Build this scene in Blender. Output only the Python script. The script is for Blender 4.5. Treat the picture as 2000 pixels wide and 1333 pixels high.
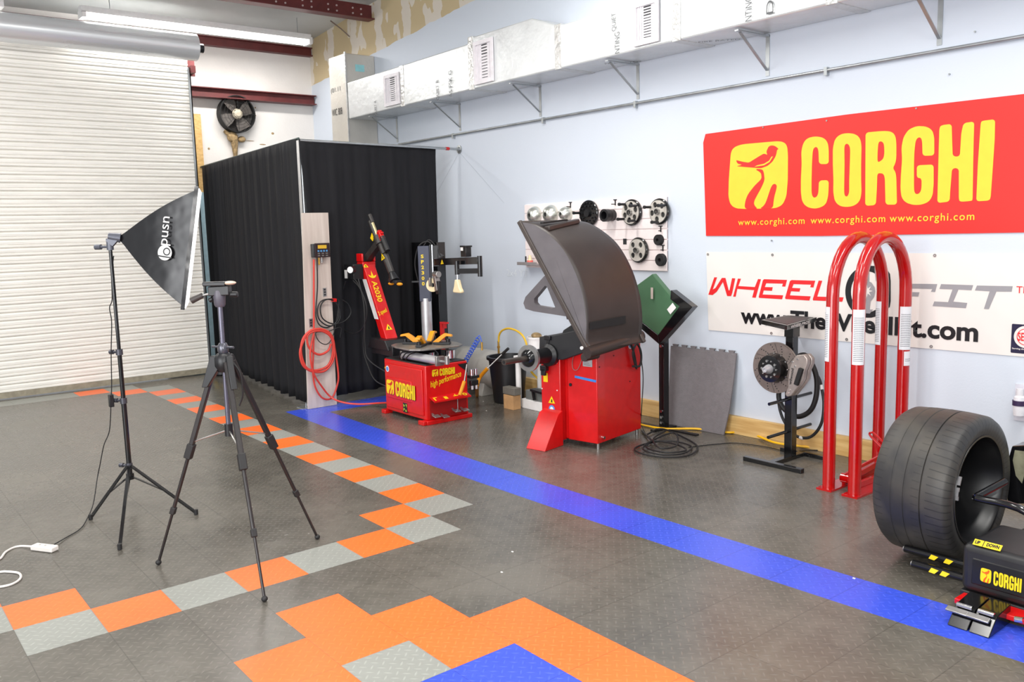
import bpy, bmesh, math, random
import numpy as np
from mathutils import Vector, Matrix

random.seed(7)
for _o in list(bpy.data.objects):
    bpy.data.objects.remove(_o)
SC = bpy.context.scene
COL = SC.collection
S = 0.3048                                    # one floor tile
# ---------------------------------------------------------------- camera
F_PX = 1680.0
CAM = np.array([14.392, -8.613, 5.415]) * S
_y, _p, _r = [math.radians(a) for a in (-51.36, -7.51, -1.54)]
FW = np.array([math.sin(_y) * math.cos(_p), math.cos(_y) * math.cos(_p), math.sin(_p)])
_rt = np.array([math.cos(_y), -math.sin(_y), 0.0]); _up = np.cross(_rt, FW)
RT = math.cos(_r) * _rt + math.sin(_r) * _up
UP = -math.sin(_r) * _rt + math.cos(_r) * _up
cam_d = bpy.data.cameras.new('camera'); cam = bpy.data.objects.new('camera', cam_d); COL.objects.link(cam)
cam_d.sensor_width = 36.0; cam_d.lens = F_PX / 2000 * 36; cam_d.clip_end = 60; cam_d.clip_start = .05
cam.matrix_world = Matrix(((RT[0], UP[0], -FW[0], CAM[0]), (RT[1], UP[1], -FW[1], CAM[1]), (RT[2], UP[2], -FW[2], CAM[2]), (0, 0, 0, 1)))
SC.camera = cam
# ---------------------------------------------------------------- world, lamps, exposure
SC.view_settings.view_transform = 'Standard'; SC.view_settings.look = 'None'
SC.view_settings.gamma = 1.0; SC.view_settings.use_curve_mapping = False
SC.view_settings.exposure = 0.0
wd = bpy.data.worlds.new('world'); SC.world = wd; wd.use_nodes = True
wd.node_tree.nodes['Background'].inputs[0].default_value = (0.93, 0.96, 1.0, 1)
wd.node_tree.nodes['Background'].inputs[1].default_value = 0.75


def area(name, loc, target, sx, sy, power, color=(1, 1, 1)):
    l = bpy.data.lights.new(name, 'AREA'); l.shape = 'RECTANGLE'; l.size = sx; l.size_y = sy; l.energy = power; l.color = color
    o = bpy.data.objects.new(name, l); COL.objects.link(o); o.location = loc
    o.rotation_euler = (Vector(target) - Vector(loc)).to_track_quat('-Z', 'Y').to_euler()
    return o


for _i, (_x, _yy) in enumerate(((-2.9, -1.2), (-0.6, 0.9), (1.6, -1.6), (3.2, 0.9), (5.6, -1.6), (-3.2, -4.2))):
    area('ceiling_lamp_light', (_x, _yy, 4.05), (_x, _yy, 0), .16, 2.4, 78, (1, .98, .94))
area('tube_light', (-5.72, 1.05, 3.93), (-5.72, 1.05, 0), .14, 2.3, 60, (1, .98, .94))
area('bay_door_daylight', (3.5, -7.6, 2.0), (-1.5, 2.0, 1.0), 5.0, 3.4, 430, (.97, .985, 1))
area('camera_flash', tuple(CAM + .16 * UP - .03 * RT), tuple(CAM + FW * 5), .06, .035, 55, (1, .98, .96))

# ---------------------------------------------------------------- photo geometry helpers (rays of this camera met with real planes)
def ray(px, py):
    return FW + RT * (px - 1000) / F_PX + UP * (666.5 - py) / F_PX
def on(ax, val, px, py):
    d = ray(px, py); i = 'xyz'.index(ax)
    return Vector(CAM + (val - CAM[i]) / d[i] * d)
def fl(px, py, z=0.0):
    return on('z', z, px, py)
def onpl(P, N, px, py):
    d = ray(px, py); P = np.array(P); N = np.array(N)
    return Vector(CAM + ((P - CAM) @ N) / (d @ N) * d)
V = Vector
WY = 2.87                                     # the blue wall
def W(px, py, off=0.0):
    return on('y', WY - off, px, py)

# ---------------------------------------------------------------- materials
_MC = {}
def lin(c):
    return tuple(((v / 255) / 12.92 if v <= 10 else (((v / 255) + .055) / 1.055) ** 2.4) for v in c)
def M(name, rgb, rough=.5, metal=0.0, noise=.06, scale=18, bump=0.0, bscale=60, spec=.5, coat=0.0, rvar=.1, emit=None, rgb2=None, stretch=(1, 1, 1)):
    if name in _MC: return _MC[name]
    m = bpy.data.materials.new(name); m.use_nodes = True; nt = m.node_tree; N = nt.nodes; L = nt.links
    b = N['Principled BSDF']; c = lin(rgb)
    tc = N.new('ShaderNodeTexCoord'); mp = N.new('ShaderNodeMapping'); mp.inputs['Scale'].default_value = stretch
    L.new(tc.outputs['Object'], mp.inputs[0])
    nz = N.new('ShaderNodeTexNoise'); nz.inputs['Scale'].default_value = scale; nz.inputs['Detail'].default_value = 4; L.new(mp.outputs[0], nz.inputs['Vector'])
    mx = N.new('ShaderNodeMix'); mx.data_type = 'RGBA'
    lo = tuple(max(0, v * (1 - noise)) for v in c) if rgb2 is None else lin(rgb2)
    hi = tuple(min(1, v * (1 + noise)) for v in c) if rgb2 is None else c
    mx.inputs[6].default_value = (*lo, 1); mx.inputs[7].default_value = (*hi, 1)
    mr = N.new('ShaderNodeMapRange'); mr.inputs[1].default_value = .35; mr.inputs[2].default_value = .65
    L.new(nz.outputs[0], mr.inputs[0]); L.new(mr.outputs[0], mx.inputs[0]); L.new(mx.outputs[2], b.inputs['Base Color'])
    b.inputs['Metallic'].default_value = metal; b.inputs['Specular IOR Level'].default_value = spec; b.inputs['Coat Weight'].default_value = coat
    mr2 = N.new('ShaderNodeMapRange'); mr2.inputs[3].default_value = max(.02, rough - rvar * rough); mr2.inputs[4].default_value = min(1, rough + rvar * rough)
    L.new(nz.outputs[0], mr2.inputs[0]); L.new(mr2.outputs[0], b.inputs['Roughness'])
    if bump:
        n2 = N.new('ShaderNodeTexNoise'); n2.inputs['Scale'].default_value = bscale; L.new(mp.outputs[0], n2.inputs['Vector'])
        bp = N.new('ShaderNodeBump'); bp.inputs['Strength'].default_value = bump; bp.inputs['Distance'].default_value = .01
        L.new(n2.outputs[0], bp.inputs['Height']); L.new(bp.outputs[0], b.inputs['Normal'])
    if emit:
        b.inputs['Emission Color'].default_value = (*c, 1); b.inputs['Emission Strength'].default_value = emit
    _MC[name] = m
    return m

red = M('machine_red_paint', (204, 12, 14), .34, noise=.05, coat=.25)
cagered = M('cage_red_enamel', (176, 8, 10), .18, noise=.04, coat=.6)
yellow = M('logo_yellow', (240, 206, 20), .5, noise=.02)
warn = M('warning_yellow', (246, 205, 10), .5, noise=.03)
blk = M('black_enamel', (24, 24, 27), .38, noise=.1)
gblk = M('gloss_black', (14, 14, 16), .16, noise=.1, coat=.3)
mblk = M('matt_black', (22, 22, 23), .7, noise=.15)
plast = M('charcoal_plastic', (100, 96, 99), .45, noise=.12, scale=5, bump=.05, bscale=200)
hoodm = M('brown_black_plastic', (52, 44, 41), .42, noise=.18, scale=3, bump=.04, bscale=160)
steel = M('brushed_steel', (170, 168, 166), .32, metal=.85, noise=.1)
alu = M('satin_aluminium', (205, 205, 208), .38, metal=.6, noise=.05)
chrome = M('chrome', (225, 225, 228), .1, metal=1, noise=.02)
galv = M('galvanised_steel', (178, 182, 184), .34, metal=.8, noise=.1, scale=9)
white = M('white_paint', (232, 230, 228), .5, noise=.03)
paper = M('label_paper', (228, 226, 222), .6, noise=.03)
orange = M('orange_plastic', (226, 150, 24), .4, noise=.05)
cream = M('cream_nylon', (232, 214, 172), .5, noise=.04)
rubber = M('black_rubber', (27, 26, 27), .55, noise=.15)
bluehose = M('blue_hose', (40, 84, 196), .35, noise=.05)
maroon = M('red_oxide_steel', (96, 38, 38), .5, noise=.15, scale=8)
bluetape = M('blue_tape', (54, 128, 210), .6)
pblue = M('sticker_blue', (84, 142, 214), .5)

# ---------------------------------------------------------------- object helpers
def tag(o, label=None, cat=None, group=None, kind=None):
    if label: o['label'] = label
    if cat: o['category'] = cat
    if group: o['group'] = group
    if kind: o['kind'] = kind
    return o
def thing(name, loc, label, cat, group=None):
    o = bpy.data.objects.new(name, None); COL.objects.link(o); o.location = loc; o.empty_display_size = .1
    return tag(o, label, cat, group)
def wloc(o):
    v = V((0, 0, 0))
    while o is not None:
        v += o.location; o = o.parent
    return v
def place_mesh(name, me, mt, parent, base=None):
    """me holds world coordinates; shift to the origin of the object's parent (or its own base point)"""
    off = wloc(parent) if parent is not None else (V(base) if base is not None else V((0, 0, 0)))
    me.transform(Matrix.Translation(-off))
    if mt is not None:
        me.materials.clear(); me.materials.append(mt)
    o = bpy.data.objects.new(name, me); COL.objects.link(o)
    if parent is not None: o.parent = parent
    else: o.location = off
    return o
def smoothpts(pts, k=6, closed=False):
    P = [V(p) for p in pts]; n = len(P)
    if n < 3: return P
    out = []
    rng = range(n if closed else n - 1)
    for i in rng:
        p0 = P[(i - 1) % n] if closed or i > 0 else P[0] * 2 - P[1]
        p1 = P[i]; p2 = P[(i + 1) % n]
        p3 = P[(i + 2) % n] if closed or i + 2 < n else P[n - 1] * 2 - P[n - 2]
        for j in range(k):
            t = j / k
            out.append(.5 * ((2 * p1) + (-p0 + p2) * t + (2 * p0 - 5 * p1 + 4 * p2 - p3) * t * t + (-p0 + 3 * p1 - 3 * p2 + p3) * t ** 3))
    if not closed: out.append(P[-1])
    return out
def basis(ax):
    a = V(ax).normalized(); h = V((0, 0, 1)) if abs(a.z) < .9 else V((1, 0, 0))
    u = a.cross(h).normalized(); v = a.cross(u).normalized()
    return a, u, v
class MB:
    def __init__(s): s.bm = bmesh.new()
    def box(s, c, d, R=None):
        c = V(c); vs = []
        for x in (-.5, .5):
            for y in (-.5, .5):
                for z in (-.5, .5):
                    p = V((x * d[0], y * d[1], z * d[2]))
                    if R is not None: p = R @ p
                    vs.append(s.bm.verts.new(c + p))
        for f in ((0, 1, 3, 2), (4, 6, 7, 5), (0, 4, 5, 1), (2, 3, 7, 6), (0, 2, 6, 4), (1, 5, 7, 3)):
            s.bm.faces.new([vs[i] for i in f])
        return s
    def bb(s, a, b):
        return s.box([(a[i] + b[i]) / 2 for i in range(3)], [abs(b[i] - a[i]) for i in range(3)])
    def bar(s, p, q, w, h, up=(0, 0, 1)):
        p, q = V(p), V(q); a = (q - p); L = a.length; a.normalize(); u = a.cross(V(up))
        if u.length < 1e-4: u = V((1, 0, 0))
        u.normalize(); v = u.cross(a)
        R = Matrix((a, u, v)).transposed()
        return s.box((p + q) / 2, (L, w, h), R)
    def ring(s, c, u, v, r, n):
        return [s.bm.verts.new(V(c) + r * (math.cos(t) * u + math.sin(t) * v)) for t in [2 * math.pi * i / n for i in range(n)]]
    def cyl(s, p, q, r, r2=None, n=20, caps=True):
        p, q = V(p), V(q); a, u, v = basis(q - p); r2 = r if r2 is None else r2
        A = s.ring(p, u, v, r, n); B = s.ring(q, u, v, r2, n)
        for i in range(n): s.bm.faces.new((A[i], A[(i + 1) % n], B[(i + 1) % n], B[i]))
        if caps: s.bm.faces.new(A[::-1]); s.bm.faces.new(B)
        return s
    def lathe(s, prof, o, ax, n=36, close=False):
        a, u, v = basis(ax); o = V(o); R = [s.ring(o + a * h, u, v, max(r, 1e-4), n) for r, h in prof]
        m = len(R)
        for k in range(m if close else m - 1):
            A, B = R[k], R[(k + 1) % m]
            for i in range(n): s.bm.faces.new((A[i], A[(i + 1) % n], B[(i + 1) % n], B[i]))
        if not close:
            s.bm.faces.new(R[0][::-1]); s.bm.faces.new(R[-1])
        return s
    def tube(s, pts, r, n=8, closed=False, sm=6):
        P = smoothpts(pts, sm, closed) if sm else [V(p) for p in pts]
        m = len(P); rings = []; u = None
        for i, p in enumerate(P):
            a = (P[(i + 1) % m] - P[i - 1]) if (closed or 0 < i < m - 1) else (P[1] - P[0] if i == 0 else P[-1] - P[-2])
            a = a.normalized()
            if u is None: _, u, _v = basis(a)
            u = (u - a * u.dot(a)); u = u.normalized() if u.length > 1e-5 else basis(a)[1]
            rings.append(s.ring(p, u, a.cross(u), r, n))
        for k in range(m if closed else m - 1):
            A, B = rings[k], rings[(k + 1) % m]
            for i in range(n): s.bm.faces.new((A[i], A[(i + 1) % n], B[(i + 1) % n], B[i]))
        if not closed: s.bm.faces.new(rings[0][::-1]); s.bm.faces.new(rings[-1])
        return s
    def prism(s, pts, d):
        d = V(d); A = [s.bm.verts.new(V(p)) for p in pts]; B = [s.bm.verts.new(V(p) + d) for p in pts]; n = len(A)
        s.bm.faces.new(A[::-1]); s.bm.faces.new(B)
        for i in range(n): s.bm.faces.new((A[i], A[(i + 1) % n], B[(i + 1) % n], B[i]))
        return s
    def ball(s, c, r, n=14, sc=(1, 1, 1)):
        c = V(c); rows = []
        for i in range(1, n):
            t = math.pi * i / n
            rows.append([s.bm.verts.new(c + V((r * sc[0] * math.sin(t) * math.cos(f), r * sc[1] * math.sin(t) * math.sin(f), r * sc[2] * math.cos(t)))) for f in [2 * math.pi * j / (2 * n) for j in range(2 * n)]])
        T = s.bm.verts.new(c + V((0, 0, r * sc[2]))); Bo = s.bm.verts.new(c - V((0, 0, r * sc[2]))); m = 2 * n
        for j in range(m):
            s.bm.faces.new((T, rows[0][j], rows[0][(j + 1) % m])); s.bm.faces.new((Bo, rows[-1][(j + 1) % m], rows[-1][j]))
            for k in range(len(rows) - 1): s.bm.faces.new((rows[k][j], rows[k + 1][j], rows[k + 1][(j + 1) % m], rows[k][(j + 1) % m]))
        return s
    def quad(s, a, b, c, d):
        s.bm.faces.new([s.bm.verts.new(V(p)) for p in (a, b, c, d)]); return s
    def build(s, name, mt, parent=None, base=None, smooth=True, bev=0, seg=2):
        bmesh.ops.recalc_face_normals(s.bm, faces=s.bm.faces)
        me = bpy.data.meshes.new(name); s.bm.to_mesh(me); s.bm.free()
        if base is None and parent is None:
            co = [v.co for v in me.vertices]
            mn = [min(c[i] for c in co) for i in range(3)]; mxx = [max(c[i] for c in co) for i in range(3)]
            base = ((mn[0] + mxx[0]) / 2, (mn[1] + mxx[1]) / 2, mn[2])
        if smooth:
            me.polygons.foreach_set('use_smooth', [True] * len(me.polygons))
            try: me.set_sharp_from_angle(angle=math.radians(38))
            except Exception: pass
        o = place_mesh(name, me, mt, parent, base)
        if bev:
            b = o.modifiers.new('bevel', 'BEVEL'); b.width = bev; b.segments = seg; b.limit_method = 'ANGLE'; b.angle_limit = math.radians(40); b.harden_normals = False
        return o
def dup_tree(o, off, label=None, parent=None):
    c = o.copy(); COL.objects.link(c)
    if parent is None:
        c.location = o.location + V(off)
    else: c.parent = parent
    if label: c['label'] = label
    for ch in list(o.children): dup_tree(ch, off, None, c)
    return c
# flat shapes and lettering: points (x, y) in a plane given by origin O, x axis X, y axis Y, raised t along the normal
def frameM(O, X, Y):
    X = V(X).normalized(); Y = V(Y).normalized(); Nn = X.cross(Y).normalized(); O = V(O)
    return Matrix(((X.x, Y.x, Nn.x, O.x), (X.y, Y.y, Nn.y, O.y), (X.z, Y.z, Nn.z, O.z), (0, 0, 0, 1)))
def curve_mesh(cu):
    o = bpy.data.objects.new('tmp', cu); COL.objects.link(o)
    dg = bpy.context.evaluated_depsgraph_get(); dg.update()
    me = bpy.data.meshes.new_from_object(o.evaluated_get(dg))
    bpy.data.objects.remove(o); bpy.data.curves.remove(cu)
    return me
def shape(name, loops, Mx, mt, parent=None, t=.001, lift=.0006, base=None):
    cu = bpy.data.curves.new('c', 'CURVE'); cu.dimensions = '2D'; cu.fill_mode = 'BOTH'; cu.extrude = t / 2
    for lp in loops:
        sp = cu.splines.new('POLY'); sp.points.add(len(lp) - 1)
        for i, (x, y) in enumerate(lp): sp.points[i].co = (x, y, 0, 1)
        sp.use_cyclic_u = True
    me = curve_mesh(cu); me.transform(Matrix.Translation((0, 0, lift + t / 2))); me.transform(Mx)
    return place_mesh(name, me, mt, parent, base)
def text(name, body, Mx, mt, parent=None, w=None, h=None, bold=0.0, t=.001, lift=.0006, spacing=1.0, shear=0.0, align='LEFT'):
    """w: total width to fit, h: height to fit (of the lettering's own box)"""
    cu = bpy.data.curves.new('t', 'FONT'); cu.body = body; cu.size = 1; cu.offset = bold; cu.space_character = spacing; cu.shear = shear; cu.resolution_u = 4
    cu.extrude = 0.0
    me = curve_mesh(cu)
    xs = [v.co.x for v in me.vertices]; ys = [v.co.y for v in me.vertices]
    x0, x1, y0, y1 = min(xs), max(xs), min(ys), max(ys)
    sx = (w / (x1 - x0)) if w else None; sy = (h / (y1 - y0)) if h else None
    sx = sx or sy; sy = sy or sx
    ox = x0 if align == 'LEFT' else (x0 + x1) / 2
    me.transform(Matrix.Diagonal((sx, sy, 1, 1)) @ Matrix.Translation((-ox, -y0 if align == 'LEFT' else -(y0 + y1) / 2, 0)))
    me.transform(Matrix.Translation((0, 0, lift + t)))
    me.transform(Mx)
    return place_mesh(name, me, mt, parent)
def ell(cx, cy, rx, ry, n=40, a0=0, a1=2 * math.pi):
    return [(cx + rx * math.cos(a0 + (a1 - a0) * i / n), cy + ry * math.sin(a0 + (a1 - a0) * i / n)) for i in range(n)]
def rrect(x0, y0, x1, y1, r, k=5):
    out = []
    for cx, cy, a in ((x1 - r, y1 - r, 0), (x0 + r, y1 - r, 90), (x0 + r, y0 + r, 180), (x1 - r, y0 + r, 270)):
        for i in range(k + 1):
            t = math.radians(a + 90 * i / k); out.append((cx + r * math.cos(t), cy + r * math.sin(t)))
    return out
def warning(parent, Mx, s=.05, name='warning_label'):
    """yellow triangle sticker with a black mark"""
    a = shape(name, [[(-s * .58, 0), (s * .58, 0), (0, s)]], Mx, warn, parent, t=.0006)
    shape('mark', [[(-s * .12, s * .12), (s * .14, s * .12), (s * .1, s * .55), (-s * .05, s * .6)]], Mx, blk, a, t=.0004, lift=.0014)
    return a
# ================================================================ SETTING
def floor_mat(name, rgb, rough=.3, var=.16):
    m = bpy.data.materials.new(name); m.use_nodes = True; nt = m.node_tree; N = nt.nodes; L = nt.links; b = N['Principled BSDF']
    tc = N.new('ShaderNodeTexCoord')
    def math_(op, a, bb=None, c=None):
        n = N.new('ShaderNodeMath'); n.operation = op
        for i, v in enumerate((a, bb, c)):
            if v is None: continue
            if isinstance(v, (int, float)): n.inputs[i].default_value = v
            else: L.new(v, n.inputs[i])
        return n.outputs[0]
    mp = N.new('ShaderNodeMapping'); mp.inputs['Rotation'].default_value = (0, 0, math.radians(45)); mp.inputs['Scale'].default_value = (28, 28, 28)
    L.new(tc.outputs['Object'], mp.inputs[0]); sp = N.new('ShaderNodeSeparateXYZ'); L.new(mp.outputs[0], sp.inputs[0])
    X, Y = sp.outputs[0], sp.outputs[1]
    fx = math_('SUBTRACT', math_('FRACT', X), .5); fy = math_('SUBTRACT', math_('FRACT', Y), .5)
    ck = math_('MODULO', math_('ADD', math_('ADD', math_('FLOOR', X), math_('FLOOR', Y)), 2000.0), 2.0)
    def lens(a, bq):
        return math_('ADD', math_('POWER', math_('ABSOLUTE', math_('DIVIDE', a, .52)), 2.0), math_('POWER', math_('ABSOLUTE', math_('DIVIDE', bq, .13)), 2.0))
    e1 = lens(fx, fy); e2 = lens(fy, fx)
    e = math_('ADD', math_('MULTIPLY', e1, ck), math_('MULTIPLY', e2, math_('SUBTRACT', 1.0, ck)))
    hgt = math_('MAXIMUM', math_('SUBTRACT', 1.0, e), 0.0)
    # joints between tiles
    s2 = N.new('ShaderNodeSeparateXYZ'); L.new(tc.outputs['Object'], s2.inputs[0])
    def joint(o):
        q = math_('FRACT', math_('DIVIDE', o, S)); return math_('MINIMUM', q, math_('SUBTRACT', 1.0, q))
    j = math_('MINIMUM', joint(s2.outputs[0]), joint(s2.outputs[1]))
    jm = math_('LESS_THAN', j, .0075)
    h2 = math_('SUBTRACT', math_('MULTIPLY', hgt, 1.0), math_('MULTIPLY', jm, 1.2))
    bp = N.new('ShaderNodeBump'); bp.inputs['Strength'].default_value = .4; bp.inputs['Distance'].default_value = .001; L.new(h2, bp.inputs['Height']); L.new(bp.outputs[0], b.inputs['Normal'])
    n1 = N.new('ShaderNodeTexNoise'); n1.inputs['Scale'].default_value = 1.1; n1.inputs['Detail'].default_value = 5; n1.inputs['Roughness'].default_value = .62; L.new(tc.outputs['Object'], n1.inputs['Vector'])
    n2 = N.new('ShaderNodeTexNoise'); n2.inputs['Scale'].default_value = 14; n2.inputs['Detail'].default_value = 6; L.new(tc.outputs['Object'], n2.inputs['Vector'])
    c = lin(rgb); mx = N.new('ShaderNodeMix'); mx.data_type = 'RGBA'; mx.inputs[6].default_value = (*[v * (1 - var) for v in c], 1); mx.inputs[7].default_value = (*[min(1, v * (1 + var)) for v in c], 1)
    mrc = N.new('ShaderNodeMapRange'); mrc.inputs[1].default_value = .36; mrc.inputs[2].default_value = .62; L.new(math_('ADD', math_('MULTIPLY', n1.outputs[0], .75), math_('MULTIPLY', n2.outputs[0], .25)), mrc.inputs[0]); L.new(mrc.outputs[0], mx.inputs[0])
    m2 = N.new('ShaderNodeMix'); m2.data_type = 'RGBA'; m2.inputs[7].default_value = (*[v * .6 for v in c], 1); L.new(mx.outputs[2], m2.inputs[6]); L.new(math_('MULTIPLY', jm, .6), m2.inputs[0])
    m3 = N.new('ShaderNodeMix'); m3.data_type = 'RGBA'; m3.inputs[7].default_value = (*[min(1, v * 1.5 + .02) for v in c], 1); L.new(m2.outputs[2], m3.inputs[6]); L.new(math_('MULTIPLY', hgt, .5), m3.inputs[0])
    L.new(m3.outputs[2], b.inputs['Base Color'])
    mr = N.new('ShaderNodeMapRange'); mr.inputs[1].default_value = .3; mr.inputs[2].default_value = .7; mr.inputs[3].default_value = rough * .8; mr.inputs[4].default_value = rough * 1.3
    L.new(n1.outputs[0], mr.inputs[0]); L.new(mr.outputs[0], b.inputs['Roughness']); b.inputs['Specular IOR Level'].default_value = .5
    return m
FM = [floor_mat('tile_charcoal', (93, 89, 82), .24, .30), floor_mat('tile_orange', (250, 108, 40), .34, .05), floor_mat('tile_grey', (142, 144, 138), .34, .06), floor_mat('tile_blue', (56, 80, 202), .25, .08)]
def tile_pt(u, v):
    w = min(1, max(0, v - 1))
    du = -.2 * (1 if (u < -8 and v >= 1.9) else 0)
    return (S * (u + du), S * (v + w * (.002 * (u + 2.5) ** 2 - .03) * (1 if v < 4 else .6)), 0)
def tile_kind(u, v):
    if v == 0 and -18 <= u <= 0: return 1 if u % 2 else 2
    d = {(0, -1): 1, (1, -1): 2, (1, -2): 1, (1, -3): 2, (1, -4): 1, (1, -5): 2, (1, -6): 1, (0, -7): 1, (1, -7): 2, (0, -8): 2, (-1, -8): 1,
         (-18, -1): 1, (-19, -2): 1, (-19, -1): 2, (3, -4): 1, (4, -3): 1, (4, -4): 1, (4, -5): 1, (5, -2): 1, (5, -3): 1, (5, -4): 2, (5, -5): 1, (5, -6): 1,
         (6, -2): 1, (6, -3): 3, (6, -4): 3, (6, -5): 2, (6, -6): 1, (7, -2): 1, (7, -3): 3, (7, -4): 3, (7, -5): 3, (8, -2): 1, (8, -3): 2, (8, -4): 3, (9, -3): 1}
    if (u, v) in d: return d[(u, v)]
    if u == -19 and v < -2: return 2
    if v == 2 and u >= -10: return 3
    if u == -10 and 2 <= v <= 9: return 3
    return 0
bm = bmesh.new(); grid = {}
U0, U1, V0, V1 = -23, 22, -28, 9
for u in range(U0, U1 + 1):
    for v in range(V0, V1 + 1): grid[(u, v)] = bm.verts.new(tile_pt(u, v) if v < 9 else (S * u, WY, 0))
for u in range(U0, U1):
    for v in range(V0, V1):
        f = bm.faces.new((grid[(u, v)], grid[(u + 1, v)], grid[(u + 1, v + 1)], grid[(u, v + 1)])); f.material_index = tile_kind(u, v)
me = bpy.data.meshes.new('floor'); bm.to_mesh(me); bm.free()
for m_ in FM: me.materials.append(m_)
o = bpy.data.objects.new('floor', me); COL.objects.link(o); tag(o, kind='structure')

# --- right wall with blue paint below, bare drywall with mud patches above
def wall_mat():
    m = bpy.data.materials.new('painted_drywall'); m.use_nodes = True; nt = m.node_tree; N = nt.nodes; L = nt.links; b = N['Principled BSDF']
    tc = N.new('ShaderNodeTexCoord'); sp = N.new('ShaderNodeSeparateXYZ'); L.new(tc.outputs['Object'], sp.inputs[0])
    def mt(op, a, bb=0.0):
        n = N.new('ShaderNodeMath'); n.operation = op
        for i, v in enumerate((a, bb)):
            if isinstance(v, (int, float)): n.inputs[i].default_value = v
            else: L.new(v, n.inputs[i])
        return n.outputs[0]
    n0 = N.new('ShaderNodeTexNoise'); n0.inputs['Scale'].default_value = 5; L.new(tc.outputs['Object'], n0.inputs['Vector'])
    edge = mt('ADD', mt('ADD', mt('MULTIPLY', sp.outputs[0], .085), 4.215), mt('MULTIPLY', mt('SUBTRACT', n0.outputs[0], .5), .05))
    up = mt('GREATER_THAN', sp.outputs[2], edge)
    n1 = N.new('ShaderNodeTexNoise'); n1.inputs['Scale'].default_value = 1.2; n1.inputs['Detail'].default_value = 5; L.new(tc.outputs['Object'], n1.inputs['Vector'])
    blue = N.new('ShaderNodeMix'); blue.data_type = 'RGBA'; blue.inputs[6].default_value = (*lin((201, 208, 219)), 1); blue.inputs[7].default_value = (*lin((207, 214, 224)), 1); L.new(n1.outputs[0], blue.inputs[0])
    # drywall: tan board, mud on vertical joints every 1.2 m and in dabs
    jx = mt('ABSOLUTE', mt('SUBTRACT', mt('FRACT', mt('ADD', mt('DIVIDE', sp.outputs[0], .62), .35)), .5))
    n2 = N.new('ShaderNodeTexNoise'); n2.inputs['Scale'].default_value = 7; n2.inputs['Detail'].default_value = 5; L.new(tc.outputs['Object'], n2.inputs['Vector'])
    mpp = N.new('ShaderNodeMapping'); mpp.inputs['Scale'].default_value = (3.4, 1, 1.7); L.new(tc.outputs['Object'], mpp.inputs[0])
    n3 = N.new('ShaderNodeTexNoise'); n3.inputs['Scale'].default_value = 1.7; L.new(mpp.outputs[0], n3.inputs['Vector'])
    mud = mt('MAXIMUM', mt('LESS_THAN', mt('ADD', jx, mt('MULTIPLY', mt('SUBTRACT', n2.outputs[0], .5), .3)), .13), mt('GREATER_THAN', n3.outputs[0], .58))
    tan = N.new('ShaderNodeMix'); tan.data_type = 'RGBA'; tan.inputs[6].default_value = (*lin((194, 176, 140)), 1); tan.inputs[7].default_value = (*lin((216, 209, 199)), 1); L.new(mt('MULTIPLY', mud, .85), tan.inputs[0])
    a = N.new('ShaderNodeMix'); a.data_type = 'RGBA'; L.new(up, a.inputs[0]); L.new(blue.outputs[2], a.inputs[6]); L.new(tan.outputs[2], a.inputs[7])
    L.new(a.outputs[2], b.inputs['Base Color']); b.inputs['Roughness'].default_value = .62; b.inputs['Specular IOR Level'].default_value = .3
    n4 = N.new('ShaderNodeTexNoise'); n4.inputs['Scale'].default_value = 90; L.new(tc.outputs['Object'], n4.inputs['Vector'])
    bp = N.new('ShaderNodeBump'); bp.inputs['Strength'].default_value = .12; bp.inputs['Distance'].default_value = .004; L.new(n4.outputs[0], bp.inputs['Height']); L.new(bp.outputs[0], b.inputs['Normal'])
    return m
XL = -6.72
tag(MB().bb((XL - .1, WY, 0), (6.7, WY + .12, 5.8)).build('wall_right', wall_mat(), base=(0, 0, 0), smooth=False), kind='structure')
wl = M('white_wall_sheet', (226, 222, 218), .6, noise=.04, scale=2, bump=.1, bscale=40)
lw = MB(); lw.bb((XL - .1, .7, 0), (XL, WY, 4.6)); lw.bb((XL - .1, -8.4, 3.85), (XL, .7, 4.6)); lw.bb((XL - .1, -8.4, 0), (XL, -5.6, 3.85))
tag(lw.build('wall_left', wl, base=(0, 0, 0), smooth=False), kind='structure')
insul = M('white_roof_insulation', (196, 198, 196), .6, noise=.06, scale=1.5, bump=.35, bscale=3)
cm = MB()
cm.quad((XL - .1, -8.4, 4.16), (XL - .1, WY + .1, 4.22), (6.7, WY + .1, 5.3), (6.7, -8.4, 5.24))
tag(cm.build('ceiling', insul, base=(0, 0, 4.2), smooth=False), kind='structure')
pine = M('pine_board', (222, 186, 124), .5, noise=.1, scale=3, rgb2=(200, 158, 96), stretch=(1, 6, 14))
tag(MB().bb((-2.6, WY - .038, 0), (6.6, WY, .142)).build('baseboard_right', pine, base=(0, WY, 0), smooth=False, bev=.003), kind='structure')
tag(MB().bb((XL, 1.10, 2.2), (XL + .04, 1.31, 3.17)).build('trim_1', pine, base=(XL, 1.2, 2.2), smooth=False), kind='structure')
# pale blue jamb strip behind the curtain end
jb = M('pale_blue_paint', (172, 202, 214), .5)
tag(MB().bb((XL, 1.0, 0), (XL + .05, 1.40, 2.2)).build('trim_2', jb, base=(XL, 1.2, 0), smooth=False), kind='structure')

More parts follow.
